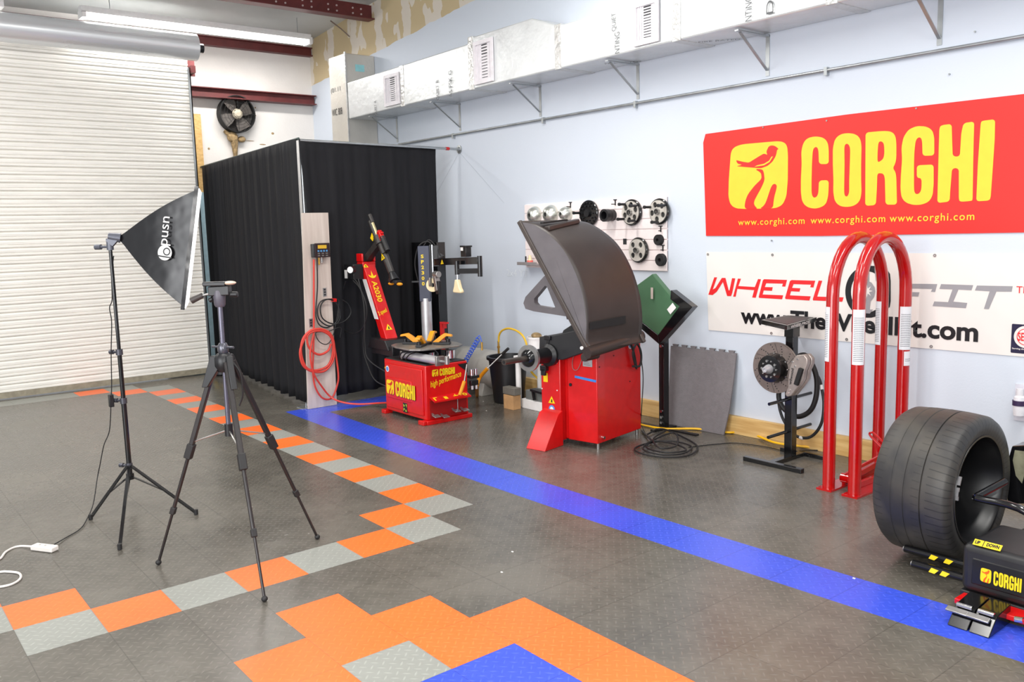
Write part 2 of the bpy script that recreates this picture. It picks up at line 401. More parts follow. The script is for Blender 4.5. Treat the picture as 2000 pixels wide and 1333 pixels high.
# --- roller door
door = thing('door_1', (-5.92, -2.2, 0), None, None); door['kind'] = 'structure'
sl = M('ivory_door_slats', (238, 235, 228), .42, noise=.05, scale=3, stretch=(1, 1, 12))
bm = bmesh.new(); prof = []; pitch = .084; nz = int(3.64 / pitch)
for k in range(nz):
    z = .06 + k * pitch
    for t, dx in ((0, .0), (.05, -.014), (.11, -.002), (.2, .007), (.40, .006), (.47, -.002), (.54, .006), (.8, .007), (.93, .003)): prof.append((dx, z + t * pitch))
prof.append((0, .06 + nz * pitch))
rows = []
for dx, z in prof:
    rows.append([bm.verts.new((-5.92 + dx, yy, z)) for yy in (-5.6, .93)])
for a, b in zip(rows[:-1], rows[1:]): bm.faces.new((a[0], a[1], b[1], b[0]))
me = bpy.data.meshes.new('door_curtain'); bm.to_mesh(me); bm.free()
place_mesh('slat_curtain', me, sl, door)
MB().bb((-5.95, -5.6, .012), (-5.9, .93, .07)).build('bottom_bar', M('door_bar_grey', (150, 142, 124), .5, noise=.15), door)
g_ = MB(); g_.bb((-5.99, .9, 0), (-5.97, .95, 3.58)); g_.bb((-5.99, .94, 0), (-5.90, .952, 3.58)); g_.bb((-5.91, .92, 0), (-5.90, .952, 3.58))
g_.build('guide_rail', galv, door, smooth=False)
b_ = MB(); b_.bb((-5.99, .95, 3.52), (-5.86, 1.0, 3.60)); b_.bb((-5.99, .95, 3.5), (-5.975, 1.03, 3.9)); b_.bb((-5.97, .97, 3.74), (-5.7, .99, 3.77)); b_.build('bracket', maroon, door, smooth=False)
MB().cyl((-5.66, -5.7, 3.76), (-5.66, .95, 3.76), .145, n=48).build('drum_hood', M('bright_galvanised', (228, 231, 233), .28, metal=.4, noise=.06, scale=2, stretch=(1, .2, 4)), door)
MB().cyl((-5.66, .9, 3.76), (-5.66, 1.03, 3.76), .05).build('axle', blk, door)

# --- steel framing
def beam(name, p, q, w, h, label, grp=None, bolts=None):
    p, q = V(p), V(q); t = .012
    m = MB(); upv = V((0, 0, h / 2))
    m.bar(p, q, t, h)
    m.bar(p + upv, q + upv, w, t); m.bar(p - upv, q - upv, w, t)
    o = m.build(name, maroon, smooth=False); tag(o, label, 'beam', grp); return o
bx = -5.02
rf = thing('rafter', (bx, .5, 4.165), 'dark red steel roof rafter with rows of bolt heads meeting the drywall', 'beam')
m = MB(); m.bar((bx, -4.5, 4.255), (bx, WY - .005, 4.255), .012, .17); m.bar((bx, -4.5, 4.172), (bx, WY - .005, 4.172), .15, .014); m.build('web', maroon, rf, smooth=False)
for k in range(10):
    yy = 2.72 - k * .16
    for z in (4.22, 4.28): MB().cyl((bx + .006, yy + (.05 if k % 2 else 0), z), (bx + .016, yy + (.05 if k % 2 else 0), z), .011, n=8).build('bolt', M('pale_bolt', (190, 170, 168), .5), rf)
beam('eave_strut', (XL + .06, -8.3, 4.07), (XL + .06, WY - .01, 4.07), .1, .10, 'dark red eave strut along the top of the white wall behind the lamp')
beam('girt', (XL + .09, 1.06, 3.43), (XL + .09, WY - .02, 3.43), .16, .11, 'dark red horizontal steel girt just above the round wall fan')
tag(MB().tube([(-5.57, WY - .01, 4.08), (-5.60, 2.76, 4.17), (-5.64, 2.64, 4.26)], .008, sm=0).build('brace_rod', M('dull_rod', (120, 104, 92), .5, metal=.4)), 'thin diagonal brace rod from the drywall up to the roof', 'rod')

# --- fluorescent fixtures
lampm = M('tube_glow', (255, 250, 246), .4, emit=9.0)
def fixture(y0, y1, label):
    x, z = -5.72, 4.0
    t = thing('fluorescent_light', (x, (y0 + y1) / 2, z), label, 'ceiling light', 'strip lights above the roller door')
    m = MB(); m.bb((x - .055, y0, z + .01), (x + .055, y1, z + .07)); m.bb((x - .09, y0, z + .0), (x - .055, y1, z + .03)); m.bb((x + .055, y0, z), (x + .09, y1, z + .03))
    m.build('housing', white, t, smooth=False)
    for dx in (-.045, .045): MB().cyl((x + dx, y0 + .04, z - .028), (x + dx, y1 - .04, z - .028), .019, n=16).build('tube', lampm, t)
    for yy in (y0 + .02, y1 - .02): MB().bb((x - .09, yy - .02, z - .05), (x + .09, yy + .02, z + .01)).build('end_cap', white, t)
    for yy in (y0 + .3, y1 - .15): MB().cyl((x, yy, z + .07), (x, yy, 4.26), .004, n=6).build('chain', galv, t)
fixture(-.22, 2.38, 'long twin tube strip light glowing below the ceiling, whole')
fixture(-3.5, -.93, 'second strip light cut off by the top corner of the view')

# --- exhaust fan on the left wall
fy, fz = 1.76, 3.19
fan = thing('exhaust_fan', (XL + .02, fy, fz), 'round dusty black exhaust fan on the white wall', 'fan')
MB().lathe([(.225, 0), (.235, 0), (.235, .12), (.225, .12)], (XL + .01, fy, fz), (1, 0, 0), close=True).build('shroud', mblk, fan)
MB().cyl((XL + .004, fy, fz), (XL + .012, fy, fz), .222, n=40).build('back_plate', M('dusty_dark', (58, 54, 52), .8, noise=.3, scale=5), fan)
for k in range(4):
    a = k * math.pi / 2 + .5; c_, s_ = math.cos(a), math.sin(a); pts = []
    for r, w_, dx in ((.05, .035, .03), (.12, .07, .035), (.205, .085, .04)):
        pts.append((r, w_, dx))
    m = MB(); P = [V((XL + .03 + dx + .03, fy + r * c_ - w_ * s_, fz + r * s_ + w_ * c_)) for r, w_, dx in pts] + [V((XL + .02 + dx, fy + r * c_ + w_ * s_, fz + r * s_ - w_ * c_)) for r, w_, dx in pts[::-1]]
    m.prism(P, (.004, 0, 0)); m.build('blade', M('fan_blade_grey', (88, 82, 78), .6, noise=.2), fan, smooth=False)
MB().lathe([(.0, .0), (.062, 0), (.066, .03), (.03, .06), (0, .06)], (XL + .09, fy, fz), (1, 0, 0)).build('motor_hub', M('dusty_cream', (190, 180, 160), .7, noise=.15), fan)
m = MB()
for r in (.06, .1, .14, .18, .22): m.tube([(XL + .14, fy + r * math.cos(t), fz + r * math.sin(t)) for t in [2 * math.pi * i / 28 for i in range(28)]], .002, n=4, closed=True, sm=0)
for k in range(8):
    a = k * math.pi / 4; m.bar((XL + .14, fy + .05 * math.cos(a), fz + .05 * math.sin(a)), (XL + .135, fy + .232 * math.cos(a), fz + .232 * math.sin(a)), .004, .004, up=(1, 0, 0))
m.build('guard', mblk, fan)
nestm = M('dried_mud_straw', (152, 128, 92), .95, noise=.4, scale=30, bump=.8, bscale=40)
m = MB(); m.ball((XL + .05, 1.7, 2.9), .07, sc=(.7, 1, 1)); m.ball((XL + .05, 1.82, 2.88), .05, sc=(.7, 1, .8)); m.cyl((XL + .05, 1.72, 2.88), (XL + .03, 1.73, 2.55), .05, .012); m.cyl((XL + .04, 1.6, 2.98), (XL + .05, 1.72, 2.88), .02, .04)
tag(m.build('bird_nest', nestm), 'brown straw bird nest hanging on the wall below the fan', 'nest')
m = MB()
for yy, zz, w_, h_ in ((2.12, 2.83, .09, .015), (2.3, 2.81, .04, .05), (2.27, 2.98, .04, .03), (2.05, 3.3, .02, .02), (2.05, 3.2, .015, .015), (1.4, 2.75, .03, .03), (1.95, 2.87, .12, .01)):
    m.ball((XL, yy, zz), .5, n=6, sc=(.01, w_, h_))
tag(m.build('mud_spots', nestm), kind='stuff', label='small brown mud spots spattered on the white wall', cat='stains')

# ================================================================ AIR DUCT
foil = M('duct_foil', (218, 221, 222), .36, metal=.45, noise=.05, scale=4, bump=.5, bscale=14)
seam = M('duct_foil_tape', (204, 204, 202), .3, metal=.6, noise=.08, scale=20, bump=.9, bscale=30)
ink = M('printed_ink', (92, 94, 96), .6)
DZ = 2.985; DY = 2.47; TX = -1.25
duct = thing('air_duct', (0, 2.67, DZ), 'long foil wrapped rectangular air duct carried on brackets along the blue wall', 'duct')
m = MB()
m.prism([(-4.98, DY, DZ), (-4.98, DY, 3.40), (-2.56, DY, 3.42), (-2.52, DY, 3.47), (-1.6, DY, 3.47), (TX, DY, 3.34), (3.6, DY, 3.36), (3.6, DY, DZ)], (0, WY - DY - .004, 0))
m.build('horizontal_run', foil, duct, smooth=False, bev=.012)
for x in (-3.76, -2.5, TX, .05, 1.3):
    zt = 3.40 if x < -2.6 else (3.47 if x < -1.5 else 3.345)
    MB().bb((x - .04, DY - .006, DZ - .006), (x + .04, WY - .004, zt + .008)).build('seam_tape', seam, duct, smooth=False, bev=.004)
def ductword(px, py, h, body, s=.055):
    P = W(px, py, WY - DY)
    text('lettering', body, frameM(P + V((0, -.008, 0)), (0, 0, 1), (-1, 0, 0)), ink, duct, h=s, w=h)
ductword(738, 226, .17, 'QUIET R'); ductword(860, 195, .2, 'QUIET R'); ductword(885, 190, .26, 'AS/FSK G'); ductword(1206, 60, .14, 'QUIET'); ductword(1212, 103, .16, 'NTING')
ductword(1470, 40, .16, 'NTING'); ductword(1512, 26, .16, 'DE')
for x0_ in (-.29, .2, 1.2):
    text('lettering', 'FIRE RATED', frameM((x0_ * 2 - .3, 2.66, DZ - .002), (.8, .6, 0), (.6, -.8, 0)), ink, duct, w=.3, h=.03)
vd = thing('supply_riser', (-5.2, 2.6, 2.6), 'tall vertical foil duct box standing in the corner behind the curtain', 'duct')
MB().prism([(-5.42, 2.47, .02), (-5.0, 2.47, .02), (-5.0, WY - .002, .02), (-5.42, WY - .002, .02)], (0, 0, 3.73)).build('riser', M('riser_foil', (206, 202, 194), .4, metal=.45, noise=.06, scale=3, bump=.3, bscale=20), vd, smooth=False, bev=.01)
text('lettering', 'WIC 808', frameM((-5.39, 2.468, 3.06), (1, 0, 0), (0, 0, 1)), blk, vd, w=.26, h=.08)
text('lettering', '(01.11', frameM((-5.39, 2.468, 3.32), (1, 0, 0), (0, 0, 1)), ink, vd, w=.24, h=.07)
MB().bb((-4.999, 2.6, 3.55), (-4.996, 2.72, 3.63)).build('sticker', M('cyan_sticker', (150, 210, 216), .5), vd)
MB().bb((-5.012, 2.462, .02), (-4.99, 2.478, 3.76)).build('corner_bead', seam, vd, smooth=False)
grm = M('register_white', (222, 218, 222), .45)
drk = M('vent_dark', (40, 40, 44), .8)
def vent(x0, x1, z0, z1, label):
    t = thing('air_register', ((x0 + x1) / 2, DY - .01, z0), label, 'vent', 'air registers in the duct')
    y = DY - .006; m = MB()
    w = x1 - x0; h = z1 - z0; f = .035
    m.bb((x0, y - .014, z0), (x0 + f, y, z1)); m.bb((x1 - f, y - .014, z0), (x1, y, z1)); m.bb((x0 + f, y - .014, z0), (x1 - f, y, z0 + f)); m.bb((x0 + f, y - .014, z1 - f), (x1 - f, y, z1))
    m.build('frame', grm, t, smooth=False)
    MB().bb((x0 + f, y - .001, z0 + f), (x1 - f, y, z1 - f)).build('back_panel', grm, t, smooth=False)
    for s_ in range(12):
        zz = z0 + f + .015 + (h - 2 * f - .03) * s_ / 11
        MB().bb((x0 + w * .40, y - .004, zz), (x0 + w * .68, y - .001, zz + .005 + .004 * (s_ > 7))).build('slot', drk, t, smooth=False)
    m = MB()
    for k in (.22, .3, .8): m.bb((x0 + w * k, y - .008, z0 + f), (x0 + w * k + .006, y - .001, z1 - f))
    m.build('fin', grm, t, smooth=False)
vent(-4.12, -3.80, 3.015, 3.35, 'white duct register nearest the corner riser')
vent(-2.44, -2.14, 3.015, 3.41, 'white duct register just left of the humped duct section')
vent(-.37, -.11, 3.01, 3.33, 'white duct register above the peg board, right of the hump')
def bracket(x, label):
    t = thing('shelf_bracket', (x, WY, 2.7), label, 'bracket', 'angle brackets under the air duct')
    MB().bb((x - .016, WY - .006, 2.69), (x + .016, WY, 2.98)).build('upright', galv, t, smooth=False)
    MB().bb((x - .016, WY - .37, 2.962), (x + .016, WY, 2.972)).build('arm', galv, t, smooth=False)
    MB().bar((x, WY - .008, 2.73), (x, WY - .33, 2.958), .022, .006).build('brace', galv, t, smooth=False)
for x, lb in ((-4.55, 'duct bracket half hidden behind the black curtain top'), (-3.27, 'duct bracket directly above the curtain rod flange'), (-1.955, 'duct bracket above the left end of the peg board'), (-.705, 'duct bracket above the right end of the peg board'), (.56, 'duct bracket above the left part of the red banner'), (1.79, 'duct bracket above the right part of the red banner')):
    bracket(x, lb)
cd = thing('conduit', (0, WY, 2.655), 'long thin metal conduit clipped along the wall below the duct', 'pipe')
MB().cyl((-4.5, WY - .02, 2.66), (6.0, WY - .02, 2.65), .012, n=12).build('pipe', galv, cd)
for x in (-3.38, -1.9, -.72, 1.04): MB().bb((x - .012, WY - .034, 2.62), (x + .012, WY - .001, 2.675)).build('clip', galv, cd, smooth=False)
# ================================================================ BANNERS
def cr3(p): return W(1200 + p[0] * .4, p[1] * .4)            # readings off enlargements of the photo, met with the wall plane
def r5(p): return W(1370 + p[0] * .165, 480 + p[1] * .165)
def r6(p): return W(1680 + p[0] * .165, 480 + p[1] * .165)
def r4(p): return W(1600 + p[0] * .195, 440 + p[1] * .195)
L2 = lambda pts, f: [(f(p).x, f(p).z) for p in pts]
L_C = [(1050,802),(1002,802),(1000,735),(993,718),(980,720),(972,735),(968,800),(966,880),(966,945),(973,965),(985,966),(996,955),(1000,935),(1002,882),(1050,880),(1049,930),(1046,965),(1035,1000),(1005,1016),(975,1020),(940,1010),(920,985),(914,940),(914,880),(918,800),(916,740),(925,700),(945,675),(985,666),(1025,673),(1045,695),(1050,730)]
L_O = [(1070,725),(1080,680),(1105,657),(1140,650),(1180,655),(1203,675),(1210,710),(1208,800),(1208,880),(1210,940),(1203,980),(1180,1003),(1145,1012),(1105,1008),(1080,985),(1072,940),(1073,880),(1070,800)]
L_Oh = [(1126,715),(1133,703),(1143,703),(1151,712),(1155,730),(1153,800),(1150,880),(1150,940),(1143,958),(1135,961),(1127,955),(1125,935),(1127,800)]
L_R = [(1230,648),(1290,642),(1330,640),(1360,645),(1376,665),(1380,700),(1380,770),(1375,800),(1362,822),(1376,840),(1380,870),(1383,1000),(1327,1000),(1324,870),(1318,850),(1303,846),(1287,848),(1285,920),(1280,1002),(1228,1006),(1229,800)]
L_Rh = [(1292,697),(1302,690),(1313,694),(1320,705),(1322,750),(1317,775),(1305,786),(1288,795),(1288,750)]
L_G = [(1565,760),(1508,762),(1506,690),(1500,672),(1485,672),(1474,688),(1468,740),(1466,800),(1466,880),(1466,925),(1470,945),(1483,950),(1497,940),(1503,920),(1503,870),(1480,870),(1480,808),(1562,804),(1562,900),(1557,955),(1540,985),(1505,1000),(1465,1002),(1425,990),(1405,965),(1400,920),(1402,860),(1408,780),(1405,720),(1415,670),(1440,633),(1480,616),(1525,618),(1555,635),(1565,670)]
L_H = [(1590,625),(1600,612),(1650,606),(1652,680),(1655,765),(1690,765),(1697,650),(1708,602),(1760,594),(1757,700),(1755,800),(1752,978),(1745,982),(1692,986),(1685,975),(1685,822),(1652,822),(1643,930),(1640,985),(1580,992),(1585,800)]
L_I = [(1792,600),(1798,591),(1862,583),(1860,680),(1852,800),(1840,968),(1832,980),(1770,984),(1778,800)]
EMB = [(572,745),(585,722),(610,710),(640,704),(800,690),(830,694),(847,712),(851,760),(850,880),(843,960),(825,1000),(800,1014),(778,1018),(640,1021),(595,1018),(570,1000),(560,960),(562,880),(568,800)]
BIRD = [(597,782),(628,790),(660,795),(675,786),(700,770),(722,757),(735,750),(752,758),(746,745),(748,735),(757,716),(768,711),(780,711),(792,716),(798,722),(806,727),(797,733),(795,750),(790,765),(775,790),(752,810),(720,822),(690,820),(640,816),(600,812),(628,805),(605,800)]
WINGL = [(688,815),(735,808),(762,792),(775,770),(779,764),(771,766),(760,785),(735,800),(700,808)]
TREE1 = [(688,826),(724,826),(732,838),(735,858),(737,880),(722,915),(700,955),(684,985),(687,1005),(705,1021),(639,1021),(642,985),(655,950),(690,905),(722,875),(722,858),(718,842)]
TREE2 = [(770,910),(783,896),(797,904),(795,922),(783,965),(777,1019),(712,1019),(732,1008),(745,985),(758,945)]
def soften(pts, d=9.0, it=2):
    for _ in range(it):
        out = []; n = len(pts)
        for i in range(n):
            p = pts[i]; a = pts[i - 1]; b = pts[(i + 1) % n]
            for q_ in (a, b):
                L = math.hypot(q_[0] - p[0], q_[1] - p[1]); t = min(.28, d / max(L, 1e-6)); out.append((p[0] + (q_[0] - p[0]) * t, p[1] + (q_[1] - p[1]) * t))
        pts = out; d *= .45
    return pts
L_C, L_O, L_Oh, L_R, L_Rh, L_G, L_H, L_I, EMB, TREE1, TREE2 = [soften(l) for l in (L_C, L_O, L_Oh, L_R, L_Rh, L_G, L_H, L_I, EMB, TREE1, TREE2)]
BIRD = soften(BIRD, 4)
RB0 = (.008, 1.543); RB1 = (2.52, 2.336)
RBM = frameM((0, WY, 0), (1, 0, 0), (0, 0, 1))
bred = M('banner_red_vinyl', (226, 40, 34), .42, noise=.03, scale=1.2, bump=.12, bscale=2.5)
byel = M('banner_yellow', (246, 200, 54), .45, noise=.02)
bred2 = M('emblem_red', (226, 40, 34), .45, noise=.02)
ban = shape('red_banner', [[(.004, 2.334), (-.018, 2.27), (.012, 1.545), (1.0, 1.535), (2.6, 1.545), (2.6, 2.33), (1.2, 2.345)]], RBM, bred, t=.003, lift=.004, base=(1.2, WY, 1.54))
tag(ban, 'large red vinyl banner with yellow CORGHI lettering and bird emblem, upper of the two banners', 'banner')
LET = [[L_C], [L_O, L_Oh], [L_R, L_Rh], [L_G], [L_H], [L_I]]
shape('lettering', [L2(lp, cr3) for g in LET for lp in g], RBM, byel, ban, t=.001, lift=.0078)
em = shape('emblem', [L2(EMB, cr3)], RBM, byel, ban, t=.001, lift=.0078)
shape('bird_figure', [L2(BIRD, cr3)], RBM, bred2, em, t=.0008, lift=.0092); shape('wing_line', [L2(WINGL, cr3)], RBM, byel, em, t=.0006, lift=.0105)
shape('trunk', [L2(TREE1, cr3)], RBM, bred2, em, t=.0008, lift=.0092); shape('trunk', [L2(TREE2, cr3)], RBM, bred2, em, t=.0008, lift=.0092)
for a, b in (((608, 1072), (933, 1068)), ((962, 1066), (1327, 1060)), ((1348, 1058), (1762, 1048))):
    P, Q = cr3(a), cr3(b)
    text('web_address', 'www.corghi.com', frameM((P.x, WY - .0085, 1.607), (1, 0, .0), (0, 0, 1)), byel, ban, w=Q.x - P.x, h=.062, bold=.008, spacing=1.18)
m = MB()
for px, py in ((1492, 249), (1616, 236), (1791, 212)): P = W(px, py); m.cyl((P.x, WY - .012, P.z), (P.x, WY - .004, P.z), .006, n=8)
m.build('grommets', steel, ban)
# normalised word mark for the machines
_all = [cr3(p) for g in LET for p in g[0]] + [cr3(p) for p in EMB]
_x0 = min(p.x for p in _all); _z0 = min(p.z for p in _all); _h = max(p.z for p in _all) - _z0; MARK_W = (max(p.x for p in _all) - _x0) / _h
def nrm(loop): return [((cr3(p).x - _x0) / _h, (cr3(p).z - _z0) / _h) for p in loop]
def wordmark(Mx, h, parent, ym, rm, sx=1.0, shadow=None):
    sc = lambda lp: [(a * h * sx, b * h) for a, b in nrm(lp)]
    if shadow:
        shape('letter_outline', [[(a * h * sx + dx, b * h + dy) for a, b in nrm(g)] for g in (L_C, L_O, L_R, L_G, L_H, L_I, EMB) for dx, dy in ((h * .03, -h * .03),)], Mx, shadow, parent, t=.0004)
    w_ = shape('lettering', [sc(lp) for g in LET for lp in g], Mx, ym, parent, t=.0006, lift=.0012)
    e_ = shape('emblem', [sc(EMB)], Mx, ym, parent, t=.0006, lift=.0012)
    shape('bird_figure', [sc(BIRD)], Mx, rm, e_, t=.0006, lift=.0022); shape('trunk', [sc(TREE1)], Mx, rm, e_, t=.0006, lift=.0022); shape('trunk', [sc(TREE2)], Mx, rm, e_, t=.0006, lift=.0022)

bwhite = M('banner_white_vinyl', (228, 222, 217), .22, noise=.02, scale=2, bump=.22, bscale=3.5, stretch=(1, 1, .35))
wb = shape('white_banner', [[(.015, 1.418), (.04, .797), (1.0, .805), (2.62, .815), (2.62, 1.42)]], RBM, bwhite, t=.003, lift=.004, base=(1.2, WY, .8))
tag(wb, 'white vinyl banner with red and grey lettering and a wheel picture, below the red banner', 'banner')
wred = M('print_red', (226, 40, 44), .35, noise=.02); wgrey = M('print_grey', (150, 148, 152), .35, noise=.02); wblack = M('print_black', (20, 20, 24), .4, noise=.02)
WHEEL = [[(160,375),(193,375),(142,520),(175,500),(250,382),(292,382),(330,530),(340,530),(370,385),(408,388),(372,560),(358,598),(312,596),(262,430),(190,545),(140,585),(90,580)],
 [(440,390),(475,392),(445,478),(640,490),(678,395),(712,398),(650,617),(608,614),(632,527),(432,512),(412,605),(383,603)],
 [(750,397),(1020,406),(1000,485),(962,483),(972,450),(775,445),(758,490),(852,492),(842,535),(745,530),(732,578),(975,588),(962,635),(690,618),(686,605),(735,410)],
 [(1075,407),(1355,415),(1333,495),(1295,492),(1305,462),(1098,455),(1080,500),(1178,505),(1168,545),(1068,540),(1055,588),(1300,600),(1285,650),(1003,632),(998,618),(1055,420)],
 [(1395,413),(1437,416),(1378,603),(1690,612),(1675,664),(1330,648),(1325,635)]]
shape('lettering', [L2(l, r5) for l in WHEEL], RBM, wred, wb, t=.001, lift=.0078)
FIT = [[(560,450),(920,455),(895,548),(845,545),(862,512),(600,505),(590,548),(708,552),(695,602),(575,597),(530,702),(475,698),(540,480)],
 [(965,455),(1345,468),(1325,528),(1170,520),(1110,662),(1275,678),(1258,740),(865,715),(885,660),(1048,668),(1100,518),(945,512)],
 [(1390,472),(1812,480),(1800,545),(1620,543),(1530,752),(1472,748),(1540,540),(1365,530)]]
shape('lettering', [L2(l, r6) for l in FIT], RBM, wgrey, wb, t=.001, lift=.0078)
P = r6((1855, 560)); text('lettering', 'TM', frameM((P.x, WY - .0085, P.z), (1, 0, 0), (0, 0, 1)), wred, wb, h=.04)
TYRE = [(520,407),(600,410),(650,425),(690,448),(715,490),(722,560),(722,760),(712,820),(650,870),(590,910),(530,927),(490,927)] + ell(490, 668, 222, 259, 30, math.pi * .55, math.pi * 1.48)
tw = shape('tyre_picture', [L2(TYRE, r4), L2(ell(490, 668, 166, 205, 40), r4)], RBM, wblack, wb, t=.001, lift=.0078)
shape('wheel_bar', [L2([(470,470),(508,470),(508,565),(530,575),(560,620),(568,665),(555,720),(520,765),(512,845),(545,845),(515,885),(440,880),(465,850),(468,765),(435,750),(425,680),(430,600),(465,565)], r4)], RBM, wgrey, tw, t=.0008, lift=.0092)
star = []
for i in range(16):
    a = math.pi / 2 + i * math.pi / 8; r_ = (60 if i % 2 == 0 else 24); star.append((485 + r_ * math.cos(a), 660 - r_ * 1.15 * math.sin(a)))
shape('star', [L2(star, r4)], RBM, bwhite, tw, t=.0006, lift=.0105)
for xx in (560, 600, 640, 680):
    shape('tread_groove', [L2([(xx, 425), (xx + 8, 428), (xx + 22, 560), (xx + 14, 560)], r4)], RBM, wgrey, tw, t=.0006, lift=.0092)
P = W(1448, 642); Q = W(1911, 675)
text('web_address', 'www.TheWheelFit.com', frameM((P.x, WY - .0085, .872), (1, 0, .003), (0, 0, 1)), wblack, wb, w=Q.x - P.x, h=.125, bold=.032)
sx0 = W(1977, 645).x
sb = shape('badge', [rrect(sx0, .832, sx0 + .16, 1.005, .006)], RBM, M('badge_navy', (30, 26, 58), .35), wb, t=.001, lift=.0078)
shape('badge_ring', [ell(sx0 + .08, .932, .066, .066)], RBM, bwhite, sb, t=.0006, lift=.0092)
shape('badge_disc', [ell(sx0 + .08, .932, .05, .05), ell(sx0 + .08, .932, .046, .046)], RBM, wred, sb, t=.0006, lift=.0102)
text('lettering', 'SEMA', frameM((sx0 + .08, WY - .0105, .932), (1, 0, 0), (0, 0, 1)), wred, sb, w=.085, h=.05, bold=.02, align='C')
text('lettering', 'Serving the Specialty', frameM((sx0 + .008, WY - .0095, .852), (1, 0, 0), (0, 0, 1)), bwhite, sb, w=.13, h=.012, bold=.02)
m = MB()
for px, py in ((1384, 497), (1510, 498), (1827, 499), (1508, 651), (1655, 663), (1820, 677)):
    P = W(px, py); m.lathe([(.004, 0), (.01, 0), (.01, .004), (.004, .004)], (P.x, WY - .011, P.z), (0, 1, 0), n=14, close=True)
m.build('grommets', steel, wb)
m = MB()
for px, py in ((1508, 470), (1855, 145), (1905, 62)): P = W(px, py); m.cyl((P.x, WY - .01, P.z), (P.x, WY, P.z), .006, n=8)
tag(m.build('wall_nails', galv, base=(1, WY, 1.5)), 'small nails left in the blue wall near the red banner', 'nails', kind='stuff')

# ================================================================ CURTAIN BOOTH
cloth = M('black_curtain_cloth', (30, 30, 33), .85, noise=.12, scale=9, stretch=(3, 3, .4), spec=.25)
def curtain(name, A, B, ztop, zbot, label, folds, amp, seed, slit=.0):
    rnd = random.Random(seed); A, B = V(A), V(B); d = B - A; L = d.length; d.normalize(); n = V((d.y, -d.x, 0))
    nx = int(L * 70); nzz = 22; ph = [rnd.uniform(0, 6.28) for _ in range(6)]
    bm = bmesh.new(); rows = []
    for j in range(nzz + 1):
        tz = j / nzz; row = []
        for i in range(nx + 1):
            s_ = i / nx * L
            zz = ztop(s_ / L) * (1 - tz) + zbot(s_ / L) * tz
            w = amp * (.25 + .9 * tz ** .6) * (math.sin(folds * s_ + ph[0] + .8 * math.sin(1.9 * s_ + ph[1]) + tz * .7) + .45 * math.sin(folds * 2.13 * s_ + ph[2] + tz) + .25 * math.sin(folds * 3.7 * s_ + ph[3]))
            if tz < .035: w *= .3
            p = A + d * (s_ + slit * min(1, max(0, (tz - .05) * 6)) * max(0, 1 - s_ / L * 3) ** 2) + n * w; row.append(bm.verts.new((p.x, p.y, zz + .006 * math.sin(folds * s_ * 1.3 + ph[4]) * tz)))
        rows.append(row)
    for a, b in zip(rows[:-1], rows[1:]):
        for i in range(nx): bm.faces.new((a[i], a[i + 1], b[i + 1], b[i]))
    me = bpy.data.meshes.new(name); bm.to_mesh(me); bm.free(); me.polygons.foreach_set('use_smooth', [True] * len(me.polygons))
    o = place_mesh(name, me, cloth, None, ((A.x + B.x) / 2, (A.y + B.y) / 2, 0))
    sd = o.modifiers.new('thickness', 'SOLIDIFY'); sd.thickness = .004
    return tag(o, label, 'curtain')
CT = 2.50
curtain('curtain', (-3.26, .90, 0), (-6.6, 1.25, 0), lambda s: CT + .01, lambda s: .035, 'black cloth curtain forming the long left side of the booth', 26, .022, 3)
curtain('curtain', (-3.115, .925, 0), (-3.30, 2.56, 0), lambda s: CT + .01, lambda s: .07, 'black cloth curtain facing the tire changer, front side of the booth', 17, .024, 8, slit=.03)
curtain('curtain', (-3.125, .905, 0), (-3.27, .895, 0), lambda s: CT + .01, lambda s: .05, 'narrow black curtain fold at the booth corner behind the inflator plank', 30, .008, 5)
cf = thing('curtain_rod', (-3.12, .93, 0), 'metal curtain rod frame with corner post and round wall flange', 'curtain rod')
MB().cyl((-3.12, .94, CT + .0), (-3.30, WY - .01, 2.50), .013, n=12).build('front_rod', galv, cf)
MB().cyl((-3.12, .93, CT + .014), (-6.70, 1.27, CT + .014), .012, n=12).build('side_rod', M('green_grey_rod', (70, 84, 80), .5, metal=.4), cf)
MB().lathe([(0, 0), (.045, 0), (.045, .008), (.022, .012), (.022, .03), (0, .03)], (-3.30, WY - .001, 2.50), (0, -1, 0), n=24).build('wall_flange', galv, cf)
MB().cyl((-3.287, 2.72, CT), (-3.283, 2.68, CT), .0175, n=12).build('red_tape', red, cf)
MB().cyl((-3.155, .965, .0), (-3.155, .965, CT), .017, n=12).build('post', galv, cf)
MB().bb((-3.22, .80, 0), (-3.08, .98, .008)).build('foot_plate', galv, cf)
m = MB(); m.bar((-3.15, .9, .05), (-3.15, .86, .005), .02, .008); m.cyl((-3.12, .85, .0), (-3.12, .85, .05), .006); m.build('foot_bolt', galv, cf)
# guy wires of the flange
m = MB(); m.cyl((-3.30, WY - .006, 2.47), (-3.83, WY - .003, 2.0), .0012, n=5); m.cyl((-3.30, WY - .006, 2.47), (-2.55, WY - .003, 1.9), .0012, n=5); m.build('guy_wire', M('grey_wire', (186, 192, 200), .5), cf)

# dark floor machine by the curtain end
fs = thing('shop_vacuum', (-5.7, 1.0, 0), 'low dark canister with yellow catches standing at the far curtain end', 'vacuum')
MB().lathe([(.10, 0), (.12, .02), (.12, .12), (.10, .15), (.06, .18), (0, .18)], (-5.7, 1.0, .0), (0, 0, 1)).build('tank', blk, fs)
m = MB(); m.bb((-5.62, .9, .14), (-5.58, 1.0, .17)); m.bb((-5.66, .88, .08), (-5.6, .9, .12)); m.build('catch', warn, fs)

